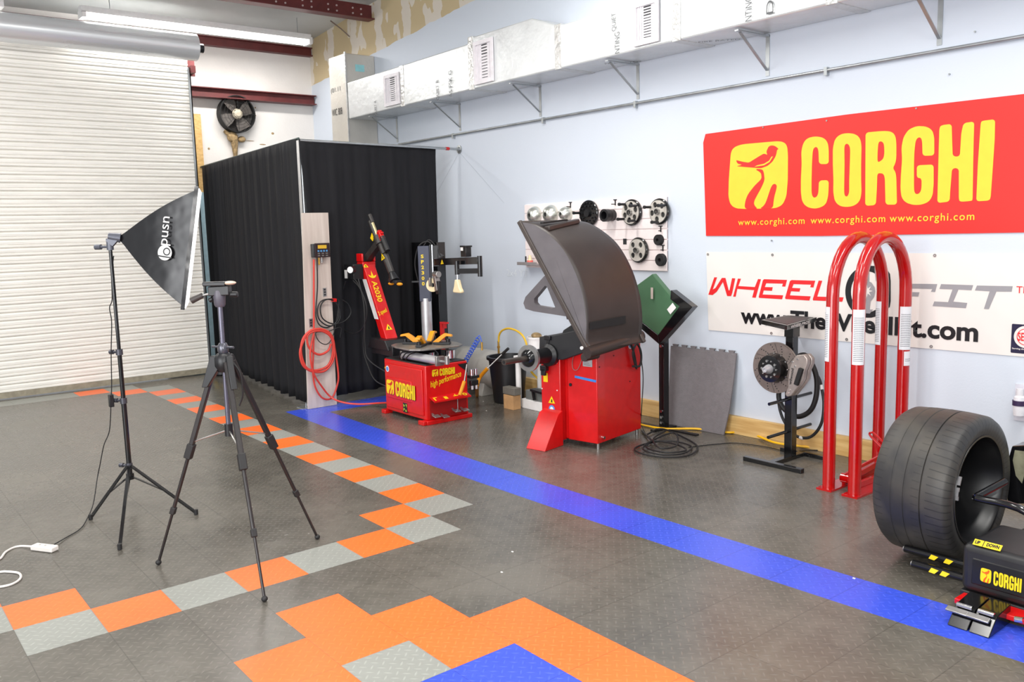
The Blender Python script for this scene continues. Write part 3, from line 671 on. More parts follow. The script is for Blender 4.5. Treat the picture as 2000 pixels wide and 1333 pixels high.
# ================================================================ PLANK WITH INFLATOR
BX = -3.05
def bp_(px, py, off=0.0): return on('x', BX + off, px, py)
ash = M('pale_ash_laminate', (208, 196, 186), .42, noise=.0, scale=2.2, rgb2=(190, 176, 166), stretch=(1, 9, .8))
pl = thing('plank', (BX, 1.0, 0), 'tall narrow pale wood plank standing at the curtain corner', 'plank')
A_, B_, C_, D_ = bp_(590, 416), bp_(641, 416), bp_(658, 790), bp_(602, 797)
A_.z = B_.z = 1.836; C_.z = D_.z = 0.002
MB().prism([A_, B_, C_, D_], (-.019, 0, 0)).build('board', ash, pl, smooth=False)
for px, py in ((634, 571), (607, 631)):
    P = bp_(px, py); m = MB(); m.bb((BX, P.y - .018, P.z - .04), (BX + .004, P.y + .018, P.z + .04)); o_ = m.build('mounting_plate', galv, pl, smooth=False)
    for k in (-1, 0, 1): MB().bb((BX + .003, P.y - .009, P.z + k * .024 - .008), (BX + .006, P.y + .009, P.z + k * .024 + .008)).build('slot', drk, o_, smooth=False)
P = bp_(621, 490)
inf = thing('tire_inflator', (BX, P.y, P.z - .08), 'small black digital inflator with amber display on the plank', 'inflator')
MB().bb((BX, P.y - .075, P.z - .06), (BX + .05, P.y + .085, P.z + .065)).build('housing', M('dark_grey_plastic', (52, 54, 56), .4), inf, bev=.006)
f_ = MB().bb((BX + .05, P.y - .06, P.z - .062), (BX + .062, P.y + .092, P.z + .07)).build('face_panel', M('maroon_black', (38, 22, 26), .35), inf, bev=.003)
MB().bb((BX + .062, P.y - .03, P.z + .02), (BX + .064, P.y + .058, P.z + .052)).build('display', M('amber_display', (188, 150, 40), .4, emit=.35), inf, smooth=False)
for k in range(4): MB().bb((BX + .062, P.y - .035 + k * .028, P.z - .01), (BX + .065, P.y - .018 + k * .028, P.z + .006)).build('button', M('button_blue', (80, 140, 190), .5), inf, smooth=False)
for k in range(6): MB().bb((BX + .062, P.y - .035 + (k % 3) * .04, P.z - .03 - (k // 3) * .02), (BX + .065, P.y - .012 + (k % 3) * .04, P.z - .02 - (k // 3) * .02)).build('button', M('button_grey', (110, 106, 104), .5), inf, smooth=False)
MB().cyl((BX + .03, P.y - .01, P.z - .062), (BX + .03, P.y - .01, P.z - .13), .009).build('brass_fitting', M('brass', (200, 160, 80), .3, metal=.8), inf)
MB().cyl((BX + .03, P.y + .02, P.z - .062), (BX + .03, P.y + .02, P.z - .11), .007).build('fitting', galv, inf)
rh = M('red_air_hose', (206, 62, 50), .4, noise=.05)
def bpts(lst, off=.03): return [bp_(x, y, off if len(t) == 0 else t[0]) for x, y, *t in lst]
m = MB(); m.tube(bpts([(613, 507), (613, 560), (613, 640), (612, 690), (611, 725), (616, 757), (630, 778), (648, 778), (658, 755), (661, 735), (657, 700), (650, 660)], .035), .009)
m.tube(bpts([(650, 660), (640, 650), (625, 643), (604, 648), (592, 668), (586, 690), (592, 714), (610, 726), (634, 725), (650, 705), (653, 680), (647, 655), (630, 644), (608, 646), (592, 662), (588, 690), (598, 718), (616, 724), (640, 715), (650, 690), (648, 662), (632, 648), (612, 648), (600, 658), (604, 680), (622, 693), (640, 686), (647, 672)], .05), .011)
m.tube(bpts([(613, 650, .04), (606, 690, .06), (612, 728, .06), (626, 752, .05), (645, 775, .05)]) + [fl(668, 786, .05), fl(700, 790, .03), fl(738, 788, .04), V((-2.374, 1.36, .085))], .009)
tag(m.build('air_hose', rh, base=(BX + .04, 1.0, 0)), 'red air hose coiled on the plank and trailing to the tire changer', 'hose')
P = bp_(648, 585); tag(MB().bb((BX, P.y - .01, P.z - .02), (BX + .07, P.y + .015, P.z + .01)).build('hose_hook', red, pl, smooth=False), 'red hook')
bh = M('black_air_line', (26, 27, 28), .35)
m = MB(); m.tube(bpts([(619, 503), (620, 560), (617, 605), (618, 622), (625, 636), (640, 640), (658, 628), (662, 605), (655, 590), (640, 585), (626, 590), (620, 606), (624, 625), (642, 637), (660, 630), (664, 610), (654, 588), (636, 586), (626, 600), (630, 622), (650, 633), (672, 628), (685, 612), (680, 595), (668, 586)], .045), .0065)
m.tube(bpts([(650, 587, .05), (662, 590, .05), (652, 650, .05), (640, 672, .04), (624, 668, .04), (617, 650, .04), (640, 648, .05), (665, 640, .06), (664, 660, .05)]), .0045)
tag(m.build('air_line', bh, base=(BX + .05, 1.1, .6)), 'thin black air line looped on the red plank hook', 'hose')
# ================================================================ TIRE CHANGER
X0, X1, Y0, Y1 = -2.37, -1.69, 1.285, 1.72
tc = thing('tire_changer', (-2.03, 1.5, 0), 'red tire changer with turntable, tilting post and pedals beside the black curtain', 'tire changer')
MB().bb((X0, Y0, .035), (X1, Y1, .505)).build('cabinet', red, tc, bev=.008)
MB().bb((X0 + .03, Y0 - .012, .07), (X1 - .045, Y0, .47)).build('side_cover', red, tc, bev=.012, seg=3)
MB().bb((X0 + .06, Y0 - .018, .16), (X1 - .21, Y0 - .008, .35)).build('badge_panel', red, tc, bev=.006)
for a__, b__ in (((X0 - .04, Y0 - .03, .0), (X0 + .03, Y0 + .05, .036)), ((X1 - .07, Y0 - .05, .0), (X1 + .02, Y0 - .02, .036)), ((X1 - .05, Y0 - .019, 0), (X1 + .03, Y1 + .02, .036)), ((X0, Y1 - .06, 0), (X0 + .06, Y1 + .02, .036))): MB().bb(a__, b__).build('foot', red, tc, bev=.004)
FA = frameM((X0 + .055, Y0 - .018, .19), (1, 0, 0), (0, 0, 1)); wordmark(FA, .135, tc, yellow, red, sx=.92, shadow=blk)
FB = frameM((X1, Y0 + .065, .405), (0, 1, 0), (0, 0, 1)); wordmark(FB, .062, tc, yellow, red, sx=1.0, shadow=blk)
text('lettering', 'high performance', frameM((X1, Y0 + .05, .30), (0, 1, .18), (0, -.18, 1)), yellow, tc, w=.33, h=.07, bold=.01, shear=.35)
a_ = shape('arrow_label', [[(-.035, 0), (.035, 0), (.035, .085), (-.035, .085)]], frameM((-2.02, Y0 - .012, .06), (1, 0, 0), (0, 0, 1)), blk, tc)
shape('arrows', [[(-.028, .01), (-.004, .03), (-.022, .04)], [(.004, .01), (.028, .01), (.01, .032)], [(-.028, .075), (-.02, .045), (-.004, .06)], [(.01, .075), (.026, .045), (.028, .076)]], frameM((-2.02, Y0 - .012, .06), (1, 0, 0), (0, 0, 1)), M('lime', (190, 214, 60), .5), a_, t=.0005, lift=.002)
a_ = shape('round_sticker', [ell(0, 0, .028, .028)], frameM((X0 + .075, Y0 - .012, .42), (1, 0, 0), (0, 0, 1)), white, tc, t=.0006, lift=.001); shape('sticker_centre', [ell(0, 0, .02, .02)], frameM((X0 + .075, Y0 - .014, .42), (1, 0, 0), (0, 0, 1)), pblue, a_, t=.0004)
warning(tc, frameM((X0 + .022, Y0, .415), (1, 0, 0), (0, 0, 1)), .035)
# pedal shelf with yellow pictograms on the end face
m = MB(); m.prism([(X1, Y0 + .03, .235), (X1, Y1 - .02, .235), (X1 + .075, Y1 - .02, .205), (X1 + .075, Y0 + .03, .205)], (0, 0, -.006)); m.bb((X1 + .07, Y0 + .03, .195), (X1 + .076, Y1 - .02, .207)); ps = m.build('pedal_cover', red, tc, smooth=False)
PM = frameM((X1 + .004, Y0 + .05, .2345), (0, 1, 0), (-.928, 0, .371))
for k, sh in enumerate(([(0, .01), (.012, .01), (.012, .05), (.04, .05), (.04, .06), (0, .06)], [(0, .01), (.035, .01), (.035, .05), (0, .05)], [(0, .03), (.05, .03), (.05, .04), (.03, .04), (.03, .06), (.02, .06), (.02, .04), (0, .04)], None)):
    ox = k * .1
    lp = [[(ox + x, y - .075) for x, y in sh]] if sh else [ell(ox + .02, -.04, .022, .022), ell(ox + .02, -.04, .01, .01)]
    shape('pictogram', lp, PM, yellow, ps, t=.0006, lift=.0012)
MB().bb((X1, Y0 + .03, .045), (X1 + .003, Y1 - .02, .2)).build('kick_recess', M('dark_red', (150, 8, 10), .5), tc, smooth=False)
for k, (dy, dz) in enumerate(((.05, .075), (.14, .06), (.26, .09), (.35, .085))):
    yy = Y0 + dy; m = MB(); m.bar((X1 - .02, yy, dz + .02), (X1 + .05, yy, dz), .014, .012); m.box((X1 + .07, yy, dz + .004), (.055, .06, .008), Matrix.Rotation(.2, 3, 'Y')); p_ = m.build('pedal', steel, tc, bev=.002)
MB().tube([(X1 + .005, Y0 + .22, .2), (X1 + .03, Y0 + .3, .195), (X1 + .03, Y0 + .3, .07)], .004, sm=0).build('pedal_link', galv, tc)
m = MB(); m.prism([(X1 + .001, Y1 - .10, .485), (X1 + .001, Y1, .485), (X1 + .001, Y1, .40), (X1 + .001, Y1 - .008, .41), (X1 + .001, Y1 - .085, .468)], (.004, 0, 0)); m.build('black_gusset', blk, tc, smooth=False)
# top deck, cylinder, turntable
ZT = .63
MB().bb((X0 + .01, Y0 + .01, .5), (X1 - .01, Y1 - .01, .515)).build('deck', M('oily_black_deck', (44, 42, 42), .35, noise=.2), tc, bev=.003)
MB().lathe([(.12, .515), (.12, .56), (.08, .6), (.08, ZT)], (-2.02, 1.5, 0), (0, 0, 1), n=32).build('turntable_hub', blk, tc)
cA, cB = on('y', 1.335, 790, 690), on('y', 1.335, 858, 694)
MB().cyl((cA.x, 1.335, .562), (cB.x, 1.335, .562), .036, n=28).build('air_cylinder', alu, tc)
MB().bb((cA.x - .015, 1.297, .524), (cA.x + .01, 1.373, .6)).build('cylinder_cap', steel, tc, bev=.003)
m = MB(); m.bb((cB.x - .01, 1.295, .522), (cB.x + .015, 1.375, .602)); m.cyl((cB.x, 1.335, .56), (cB.x + .1, 1.35, .56), .012); m.cyl((cB.x + .09, 1.35, .54), (cB.x + .09, 1.35, .61), .02); m.build('cylinder_cap', steel, tc, bev=.003)
m = MB(); m.cyl((-1.80, 1.62, .53), (-1.80, 1.62, .60), .045, n=24); m.cyl((-1.86, 1.46, .53), (-1.86, 1.46, .59), .03, n=20); m.build('chrome_bosses', chrome, tc)
m = MB()
for k in range(3): m.tube([(-2.15 + k * .06, 1.36, .52), (-2.10 + k * .05, 1.288, .535), (-2.06 + k * .07, 1.29, .59), (-1.98 + k * .04, 1.36, .60)], .006, n=6)
m.build('air_lines', rubber, tc)
tabm = M('worn_table_steel', (142, 138, 132), .4, metal=.6, noise=.2, scale=10)
c0 = V((-1.985, 1.5, ZT)); pts = []
for k in range(4):
    a = math.radians(38 + 90 * k); u = V((math.cos(a), math.sin(a), 0)); n_ = V((-u.y, u.x, 0))
    pts += [c0 + u * .315 - n_ * .05, c0 + u * .315 + n_ * .05, c0 + u * .235 + n_ * .175 * .9]
tt = MB().prism(pts, (0, 0, .016)).build('turntable', tabm, tc, smooth=False, bev=.004)
for k in range(4):
    a = math.radians(38 + 90 * k); u = V((math.cos(a), math.sin(a), 0)); n_ = V((-u.y, u.x, 0)); cc = c0 + V((0, 0, .016))
    m = MB(); m.bar(cc + u * .07 + V((0, 0, .012)), cc + u * .22 + V((0, 0, .012)), .055, .02); m.cyl(cc + u * .2, cc + u * .2 + V((0, 0, .05)), .02, n=14); j_ = m.build('jaw_slide', blk, tc, bev=.003)
    m = MB(); m.prism([cc + u * .06 + V((0, 0, .02)) + n_ * .022, cc + u * .12 + V((0, 0, .02)) + n_ * .022, cc + u * .19 + V((0, 0, .075)) + n_ * .022, cc + u * .24 + V((0, 0, .07)) + n_ * .022, cc + u * .235 + V((0, 0, .088)) + n_ * .022, cc + u * .17 + V((0, 0, .1)) + n_ * .022, cc + u * .13 + V((0, 0, .075)) + n_ * .022], n_ * -.044)
    m.build('jaw_cover', orange, tc, smooth=False, bev=.004)
MB().cyl(c0 + V((0, 0, .016)), c0 + V((0, 0, .04)), .05, n=24).build('centre_cap', blk, tc)
# tilting post
Rb, Rt = on('y', 1.43, 758, 674), on('y', 1.43, 708, 512)
wx, wy = V((-.105, 0, 0)), V((0, .125, 0))
m = MB(); b4 = [Rb, Rb + wx, Rb + wx + wy, Rb + wy]; t4 = [Rt, Rt + wx * .8, Rt + wx * .8 + wy, Rt + wy]
vs = [m.bm.verts.new(p) for p in b4 + t4]
for f in ((0, 1, 2, 3), (7, 6, 5, 4), (0, 4, 5, 1), (1, 5, 6, 2), (2, 6, 7, 3), (3, 7, 4, 0)): m.bm.faces.new([vs[i] for i in f])
post = m.build('tilting_post', red, tc, bev=.006)
ax_ = (Rt - Rb).normalized(); m = MB()
m.bb((Rb.x - .22, 1.38, .505), (Rb.x + .16, 1.62, .60)); m.prism([(Rb.x - .26, 1.36, .56), (Rb.x + .12, 1.36, .56), (Rb.x + .06, 1.36, .65), (Rb.x - .2, 1.36, .66)], (0, .27, 0)); m.build('post_base', blk, tc, bev=.006)
nf = V((1, 0, 0)); nx_ = (nf - ax_ * nf.dot(ax_)).normalized()        # outward normal of the post's broad face
def postM(s_, dy, rot=True):
    O = Rb + ax_ * s_ + V((0, dy, 0)) + nx_ * .0015
    return frameM(O, (0, 1, 0), ax_)
L_ = (Rt - Rb).length
warning(tc, postM(L_ * .17, .06), .06); warning(tc, postM(L_ * .93, .02), .045)
text('lettering', '2 speed', frameM(Rb + ax_ * L_ * .33 + V((0, .005, 0)) + nx_ * .0015, V((0, 1, 0)) + ax_ * .35, ax_ - V((0, .35, 0))), yellow, tc, w=.11, h=.055, bold=.012, shear=.3)
text('lettering', 'A2030', frameM(Rb + ax_ * L_ * .76 + V((0, .03, 0)) + nx_ * .0015, -ax_, (0, 1, 0)), yellow, tc, w=.22, h=.055, bold=.02)
shape('claw_mark', [ell(.06, .02, .042, .042, 16, math.pi, 2 * math.pi) + [(.07, .0), (.06, .06), (.045, .0)]], postM(L_ * .82, 0), yellow, tc)
shape('instruction_label', [[(-.045, 0), (.03, 0), (.03, .42), (-.045, .42)]], frameM(Rb + ax_ * L_ * .30 + wx * .55 + V((0, -.0015, 0)), -wx, ax_), paper, tc)
m = MB(); m.bb(Rt + V((-.10, -.008, -.05)), Rt + V((.015, .135, .0))); m.bb(Rt + V((-.10, -.012, -.0)), Rt + V((.015, .008, .08))); m.bb(Rt + V((-.10, .118, -.0)), Rt + V((.015, .138, .05))); m.build('post_head', red, tc, bev=.008)
H0, H1 = on('y', 1.5, 722, 420), on('y', 1.5, 771, 549); hd = (H1 - H0); hp = lambda t, o=V((0, 0, 0)): H0 + hd * t + o
m = MB(); m.cyl(hp(.0), hp(.12), .02); m.cyl(hp(.42), hp(.6), .032); m.cyl(hp(.62), hp(.88), .034, .03); m.cyl(hp(.1, V((-.03, 0, 0))), hp(.45, V((-.03, 0, 0))), .026); m.cyl(hp(.33), hp(.45), .045); m.bar(Rt + V((-.02, .07, .03)), hp(.42), .06, .06); m.build('tool_carriage', M('dusty_black', (48, 44, 42), .45, noise=.2), tc)
MB().cyl(hp(.1), hp(.98), .014, n=6).build('hex_bar', M('brass_bar', (206, 190, 150), .3, metal=.8), tc)
m = MB(); m.bar(hp(.26, V((.05, 0, 0))), hp(.38, V((.07, 0, 0))), .04, .05); m.bar(hp(.25, V((.05, 0, 0))), hp(.3, V((.1, 0, .01))), .03, .02); m.build('red_trigger', red, tc, bev=.006)
MB().cyl(hp(.34, V((.075, 0, 0))), hp(.55, V((.08, 0, 0))), .024).build('grip_handle', rubber, tc)
warning(tc, frameM(hp(.63, V((.02, -.035, -.03))), (.93, 0, .37), (-.37, 0, .93)), .06); MB().box(hp(.34, V((-.07, -.02, 0))), (.05, .006, .06), Matrix.Rotation(.6, 3, 'Y')).build('yellow_label', warn, tc, smooth=False)
m = MB(); m.cyl(hp(.88), hp(1.0), .028, .05); m.bar(hp(1.0, V((-.07, 0, .01))), hp(1.0, V((.07, 0, -.01))), .06, .03); m.build('mount_head', blk, tc, bev=.004)
for sx_ in (-1, 1): MB().ball(hp(1.02, V((sx_ * .075, 0, -.015))), .03, n=8, sc=(1.3, .8, .5)).build('head_insert', orange, tc)
G = on('y', 1.33, 684, 532); m = MB(); m.bb(G + V((-.10, -.01, -.07)), G + V((.08, .1, .075))); m.build('regulator_box', blk, tc, bev=.006)
gz = on('y', 1.31, 689, 527); m = MB(); m.cyl(gz, gz + V((.025, -.04, 0)), .036, n=24); g2 = m.build('gauge', blk, tc); MB().cyl(gz + V((.025, -.04, 0)), gz + V((.027, -.043, 0)), .03, n=24).build('gauge_face', white, g2)
MB().bb(G + V((-.09, -.014, -.06)), G + V((-.04, -.011, .02))).build('paper_label', paper, tc, smooth=False)
ch = lambda px, py, y=1.31: on('y', y, px, py)
m = MB(); m.tube([ch(675, 550), ch(667, 580), ch(663, 612), ch(669, 640), ch(688, 652), ch(706, 644), ch(716, 620), ch(714, 590), ch(700, 556), ch(692, 545)], .006, n=6)
m.tube([ch(690, 548), ch(706, 570), ch(712, 620), ch(710, 680), ch(719, 715), ch(735, 745), (X0, 1.4, .2)], .006, n=6); m.tube([ch(700, 545), ch(712, 600), ch(713, 670), ch(722, 705), (X0, 1.42, .3)], .006, n=6)
m.build('air_lines', rubber, tc)

# --- helper column standing behind the turntable
hc = thing('bead_press_column', (-2.58, 1.9, 0), 'grey blue helper column with black swing arms and cream rollers behind the turntable', 'helper arm')
CX, CY = on('y', 1.9, 832, 598).x, 1.9
bluegrey = M('blue_grey_sleeve', (62, 66, 84), .45, noise=.06)
MB().cyl((CX + .005, CY, .02), (CX + .005, CY, 1.0), .052, n=28).build('post', alu, hc)
rs_ = V((RT[0], RT[1], 0)).normalized(); fs_ = V((rs_.y, -rs_.x, 0)); RS = Matrix((rs_, -fs_, V((0, 0, 1)))).transposed(); CC = V((CX, CY, 0))
ll = lambda a, b, z: CC + rs_ * a + fs_ * b + V((0, 0, z))
MB().box(ll(0, 0, 1.235), (.108, .10, .53), RS).build('sleeve', bluegrey, hc, bev=.006)
MB().box(ll(0, 0, .01), (.26, .22, .02), RS).build('base_plate', blk, hc)
for k, ch_ in enumerate('SP2300'):
    text('lettering', ch_, frameM(ll(-.025, .0508, 1.385 - k * .052), rs_, (0, 0, 1)), yellow, hc, w=.026, h=.034, bold=.03)
m = MB(); m.tube([ll(-.05, 0, 1.1), ll(-.09, 0, 1.32), ll(-.05, 0, 1.49), ll(.03, 0, 1.54), ll(.08, 0, 1.5), ll(.11, 0, 1.38)], .007); m.tube([ll(0, 0, 1.5), ll(.05, 0, 1.555), ll(.11, 0, 1.5), ll(.16, 0, 1.40)], .006); m.build('air_lines', rubber, hc)
m = MB(); m.box(ll(.062, 0, 1.3), (.016, .08, .42), RS); m.box(ll(.10, -.02, 1.40), (.07, .06, .2), RS); m.prism([ll(.1, .0, 1.46), ll(.19, .0, 1.40), ll(.1, .0, 1.36)], fs_ * -.05); m.build('carriage', blk, hc, bev=.003)
MB().box(ll(.082, .03, 1.33), (.012, .012, .36), RS).build('rail', chrome, hc)
AL, AR = on('y', 1.86, 852, 512), on('y', 1.86, 937, 509)
MB().bar(AL, AR, .05, .062).build('upper_arm', gblk, hc, bev=.003); warning(hc, frameM(AL + (AR - AL) * .2 + V((0, -.026, -.02)), (1, 0, .05), (0, 0, 1)), .04)
m = MB(); m.cyl(AR + V((0, 0, .04)), AR + V((0, 0, -.14)), .022, n=16); m.build('arm_pivot', gblk, hc); L3 = on('y', 1.80, 893, 530)
MB().bar(AR + V((0, 0, -.09)), L3, .03, .045).build('lower_arm', blk, hc, bev=.003)
MB().cyl(L3 + V((0, 0, .09)), L3 + V((0, 0, -.03)), .022).build('spindle_sleeve', gblk, hc); MB().cyl(L3 + V((0, 0, -.03)), L3 + V((0, 0, -.09)), .008).build('spindle', chrome, hc)
kz = L3.z - .075
MB().prism([(L3.x - .02, 1.78, kz), (L3.x + .02, 1.78, kz), (L3.x + .045, 1.78, kz - .07), (L3.x + .07, 1.78, kz - .1), (L3.x + .068, 1.78, kz - .118), (L3.x - .05, 1.78, kz - .118), (L3.x - .055, 1.78, kz - .1), (L3.x - .035, 1.78, kz - .06)], (0, .04, 0)).build('presser_foot', cream, hc, bev=.008)
dc = on('y', 1.8, 846, 557); MB().lathe([(.02, 0), (.062, 0), (.062, .02), (.02, .02)], dc, (.6, -.8, 0), close=True, n=32).build('roller_disc', cream, hc)
m = MB(); m.bar(dc + V((.0, -.03, .07)), dc + V((0, -.03, -.01)), .02, .03); m.bar(dc + V((.05, 0, .09)), dc + V((.08, 0, -.05)), .05, .04); m.cyl(dc + V((.03, 0, .1)), dc + V((.1, 0, .1)), .03); m.build('roller_bracket', steel, hc, bev=.003)
m = MB(); m.bar(dc + V((.09, .0, .04)), dc + V((.09, 0, -.08)), .05, .035); m.box(ll(-.09, 0, 1.16), (.08, .02, .02), RS); m.build('black_lever', blk, hc, bev=.004)
bt = on('y', 1.86, 911, 502); m = MB(); m.bb(bt + V((-.045, -.03, 0)), bt + V((.035, .03, .09))); m.bb(bt + V((-.05, -.035, .085)), bt + V((.045, .035, .1))); cb = m.build('control_box', gblk, hc, bev=.003); MB().bb(bt + V((-.04, -.032, .055)), bt + V((-.005, -.03, .085))).build('label', paper, cb, smooth=False)
hb = MB(); hA, hB = on('y', 2.2, 788, 474), on('y', 2.2, 853, 478); hb.bb((hA.x, 2.2, .0), (hB.x, 2.3, hA.z)); hb.build('rear_housing', gblk, hc, bev=.004)
RP = on('y', 2.0, 863, 655); m = MB(); m.bb((RP.x - .015, 1.99, .5), (RP.x + .02, 2.02, RP.z + .13)); m.bb((RP.x - .01, 1.985, RP.z + .115), (RP.x + .09, 2.025, RP.z + .13)); m.bb((RP.x + .05, 1.99, RP.z + .07), (RP.x + .06, 2.02, RP.z + .115)); m.build('red_hook', red, hc)
# --- regulator, spiral hose and levers beside the cabinet
fr = thing('air_regulator', (X1 + .05, 1.82, .3), 'clear bowl air filter unit on the back corner of the red cabinet', 'regulator')
m = MB(); m.bb((X1 - .02, 1.73, .345), (X1 + .045, 1.82, .37)); m.bb((X1 - .0, 1.735, .28), (X1 + .035, 1.815, .325)); m.build('body', blk, fr, bev=.004)
for dy in (.015, .06): MB().cyl((X1 + .02, 1.74 + dy, .37), (X1 + .02, 1.74 + dy, .425), .017).build('bowl', chrome, fr); MB().cyl((X1 + .02, 1.74 + dy, .245), (X1 + .02, 1.74 + dy, .28), .012).build('drain', alu, fr)
a0, a1 = on('y', 1.86, 909, 706), on('y', 1.86, 934, 662); pts = []; n_ = 9 * 14; ad = (a1 - a0); _, u_, v_ = basis(ad)
for i in range(n_ + 1): t = i / n_; r_ = .019; pts.append(a0 + ad * t + r_ * (math.cos(t * 9 * 2 * math.pi) * u_ + math.sin(t * 9 * 2 * math.pi) * v_))
m = MB(); m.tube(pts, .005, n=6, sm=0); m.tube([pts[-1], a1 + V((.02, 0, .03)), on('y', 1.86, 941, 668)], .004, n=6)
sh = m.build('spiral_air_hose', bluehose, None); tag(sh, 'blue coiled air hose rising from the red cabinet corner to a brass nozzle', 'hose')
g1 = on('y', 1.86, 941, 669); MB().cyl(g1, g1 - V((0, 0, .07)), .009).build('nozzle', M('brass', (200, 160, 80), .3, metal=.8), sh)
q0, q1, q2 = on('x', X1 + .1, 912, 712), on('x', X1 + .1, 907, 745), on('x', X1 + .1, 898, 772)
lv = thing('tire_lever', q2, 'short orange handled tire lever hanging at the pedal end of the cabinet', 'tire lever'); MB().cyl(q0, q1, .007).build('shaft', steel, lv); MB().tube([q1, (q1 + q2) / 2 + V((0, 0, -.0)), q2], .016).build('handle', orange, lv)
e0 = fl(932, 773, .014); e2 = on('y', 2.18, 981, 692); e3 = on('y', 2.2, 993, 681)
lv2 = thing('tire_lever', e0, 'long curved orange and steel tire lever with black grip, leaning by the grey tank', 'tire lever')
mid = on('y', 2.02, 937, 738); top_ = on('y', 2.06, 952, 720)
MB().tube([e0, on('y', 1.98, 932, 755), mid, top_], .017).build('sleeve', orange, lv2); MB().cyl(top_, e2, .006).build('shaft', steel, lv2); MB().cyl(e2, e3, .013).build('grip', rubber, lv2)

# ================================================================ COMPRESSOR CORNER
tkm = M('pale_grey_tank', (176, 174, 168), .45, noise=.05)
tk = thing('air_tank', (-2.55, 2.55, 0), 'pale grey horizontal air tank on feet by the wall', 'tank')
pr = [(0, 0), (.08, .006), (.14, .03), (.18, .07), (.19, .11), (.19, .72), (.18, .76), (.14, .8), (.08, .824), (0, .83)]
MB().lathe(pr, (-3.0, 2.55, .245), (1, 0, 0), n=40).build('vessel', tkm, tk)
for x in (-2.84, -2.40):
    MB().prism([(x - .04, 2.40, .12), (x + .04, 2.40, .12), (x + .05, 2.36, .0), (x - .05, 2.36, .0)], (0, .32, 0)).build('foot', tkm, tk, bev=.004)
P = on('y', 2.5, 974, 686); m = MB(); m.cyl((P.x, 2.5, .40), (P.x, 2.5, P.z + .1), .010); m.cyl((P.x, 2.5, P.z + .03), (P.x, 2.5, P.z + .05), .016, n=6); m.build('valve', M('brass', (200, 160, 80), .3, metal=.8), tk)
yh = lambda px, py: on('y', 2.5, px, py)
m = MB(); m.tube([yh(974, 668), yh(975, 655), yh(981, 646), yh(993, 642), yh(1008, 646), yh(1020, 655), yh(1027, 668), yh(1030, 684), yh(1034, 720), (-1.74, 2.6, .2)], .010)
tag(m.build('yellow_hose', M('yellow_hose_rubber', (226, 182, 48), .4), None), 'yellow hose arching from the grey tank valve toward the white shelf', 'hose')
bn = thing('waste_bin', (-1.97, 2.36, 0), 'black tapered plastic bin beside the grey tank', 'bin')
MB().lathe([(.0, 0), (.135, 0), (.145, .01), (.185, .41), (.205, .415), (.205, .44), (.18, .44), (.14, .02), (0, .02)], (-1.97, 2.40, 0), (0, 0, 1), n=4 * 9).build('body', M('bin_black', (26, 26, 28), .4), bn)
ws = thing('low_shelf', (-1.5, 2.45, 0), 'small white shelf unit half hidden behind the balancer', 'shelf')
wx0, wx1, wy0, wy1 = -1.76, -1.22, 2.30, 2.62
MB().bb((wx0, wy0, .44), (wx1, wy1, .475)).build('top', white, ws, bev=.003); MB().bb((wx0 + .1, wy0, .0), (wx1, wy1, .085)).build('bottom_shelf', white, ws, bev=.003)
for x, y in ((wx0 + .03, wy0 + .03), (wx1 - .03, wy0 + .03), (wx0 + .03, wy1 - .03), (wx1 - .03, wy1 - .03)): MB().cyl((x, y, 0), (x, y, .44), .026).build('leg', white, ws)
card = M('brown_cardboard', (196, 152, 104), .8, noise=.08)
tag(MB().bb((-1.76, 2.17, 0), (-1.62, 2.26, .13)).build('cardboard_box', card, smooth=False, bev=.002), 'small brown cardboard box on the floor at the shelf foot', 'box')
tag(MB().bb((-1.62, 2.32, .087), (-1.3, 2.46, .17)).build('grey_case', M('case_grey', (104, 106, 104), .5), bev=.004), 'flat grey case lying on the lowest white shelf', 'case')
tag(MB().bb((-1.775, 2.175, .135), (-1.605, 2.255, .20)).build('grey_carton', M('carton_grey', (112, 108, 100), .6), bev=.003), 'grey carton stacked on top of the small cardboard box', 'box')
m = MB(); m.bar((-1.5, 2.3, .19), (-1.28, 2.32, .17), .06, .02); m.bar((-1.48, 2.29, .18), (-1.46, 2.29, .1), .02, .02); tag(m.build('black_tool', blk, base=(-1.4, 2.3, .1)), 'black metal fitting lying on the grey case', 'tool')
bk = thing('bucket', (-1.60, 2.45, .476), 'white plastic bucket with a brush on the low white shelf', 'bucket')
MB().lathe([(0, 0), (.07, 0), (.085, .16), (.09, .16), (.09, .175), (.08, .175), (.066, .01), (0, .01)], (-1.60, 2.45, .476), (0, 0, 1), n=28).build('pail', white, bk)
tag(MB().ball((-1.60, 2.45, .66), .05, n=8, sc=(1.2, .8, .6)).build('scrub_brush', nestm), 'tan bristle brush sitting in the white bucket', 'brush')
# ================================================================ WHEEL BALANCER
BO = V((-.074, 1.728, 0)); EX = V((.982, .19, 0)); EY = V((-.19, .982, 0)); EZ = V((0, 0, 1))
bl = lambda x, y, z: BO + EX * x + EY * y + EZ * z
def hb_(off, px, py): return onpl(bl(0, off, 0), EY, px, py)
def hx_(off, px, py): return onpl(bl(off, 0, 0), EX, px, py)
RB = Matrix((EX, EY, EZ)).transposed()
def bbox_l(m, a, b): return m.box(bl(*[(a[i] + b[i]) / 2 for i in range(3)]), [abs(b[i] - a[i]) for i in range(3)], RB)
wbz = thing('wheel_balancer', BO, 'red wheel balancer with big dark curved hood raised, right of the tire changer', 'wheel balancer')
HT = .80
bbox_l(MB(), (-.27, 0, .045), (0, .60, HT)).build('cabinet', red, wbz, bev=.006)
m = MB(); bbox_l(m, (-.50, -.03, .03), (-.315, .30, .70)); bbox_l(m, (-.318, .03, .04), (-.265, .30, .70)); m.build('front_column', red, wbz, bev=.008)
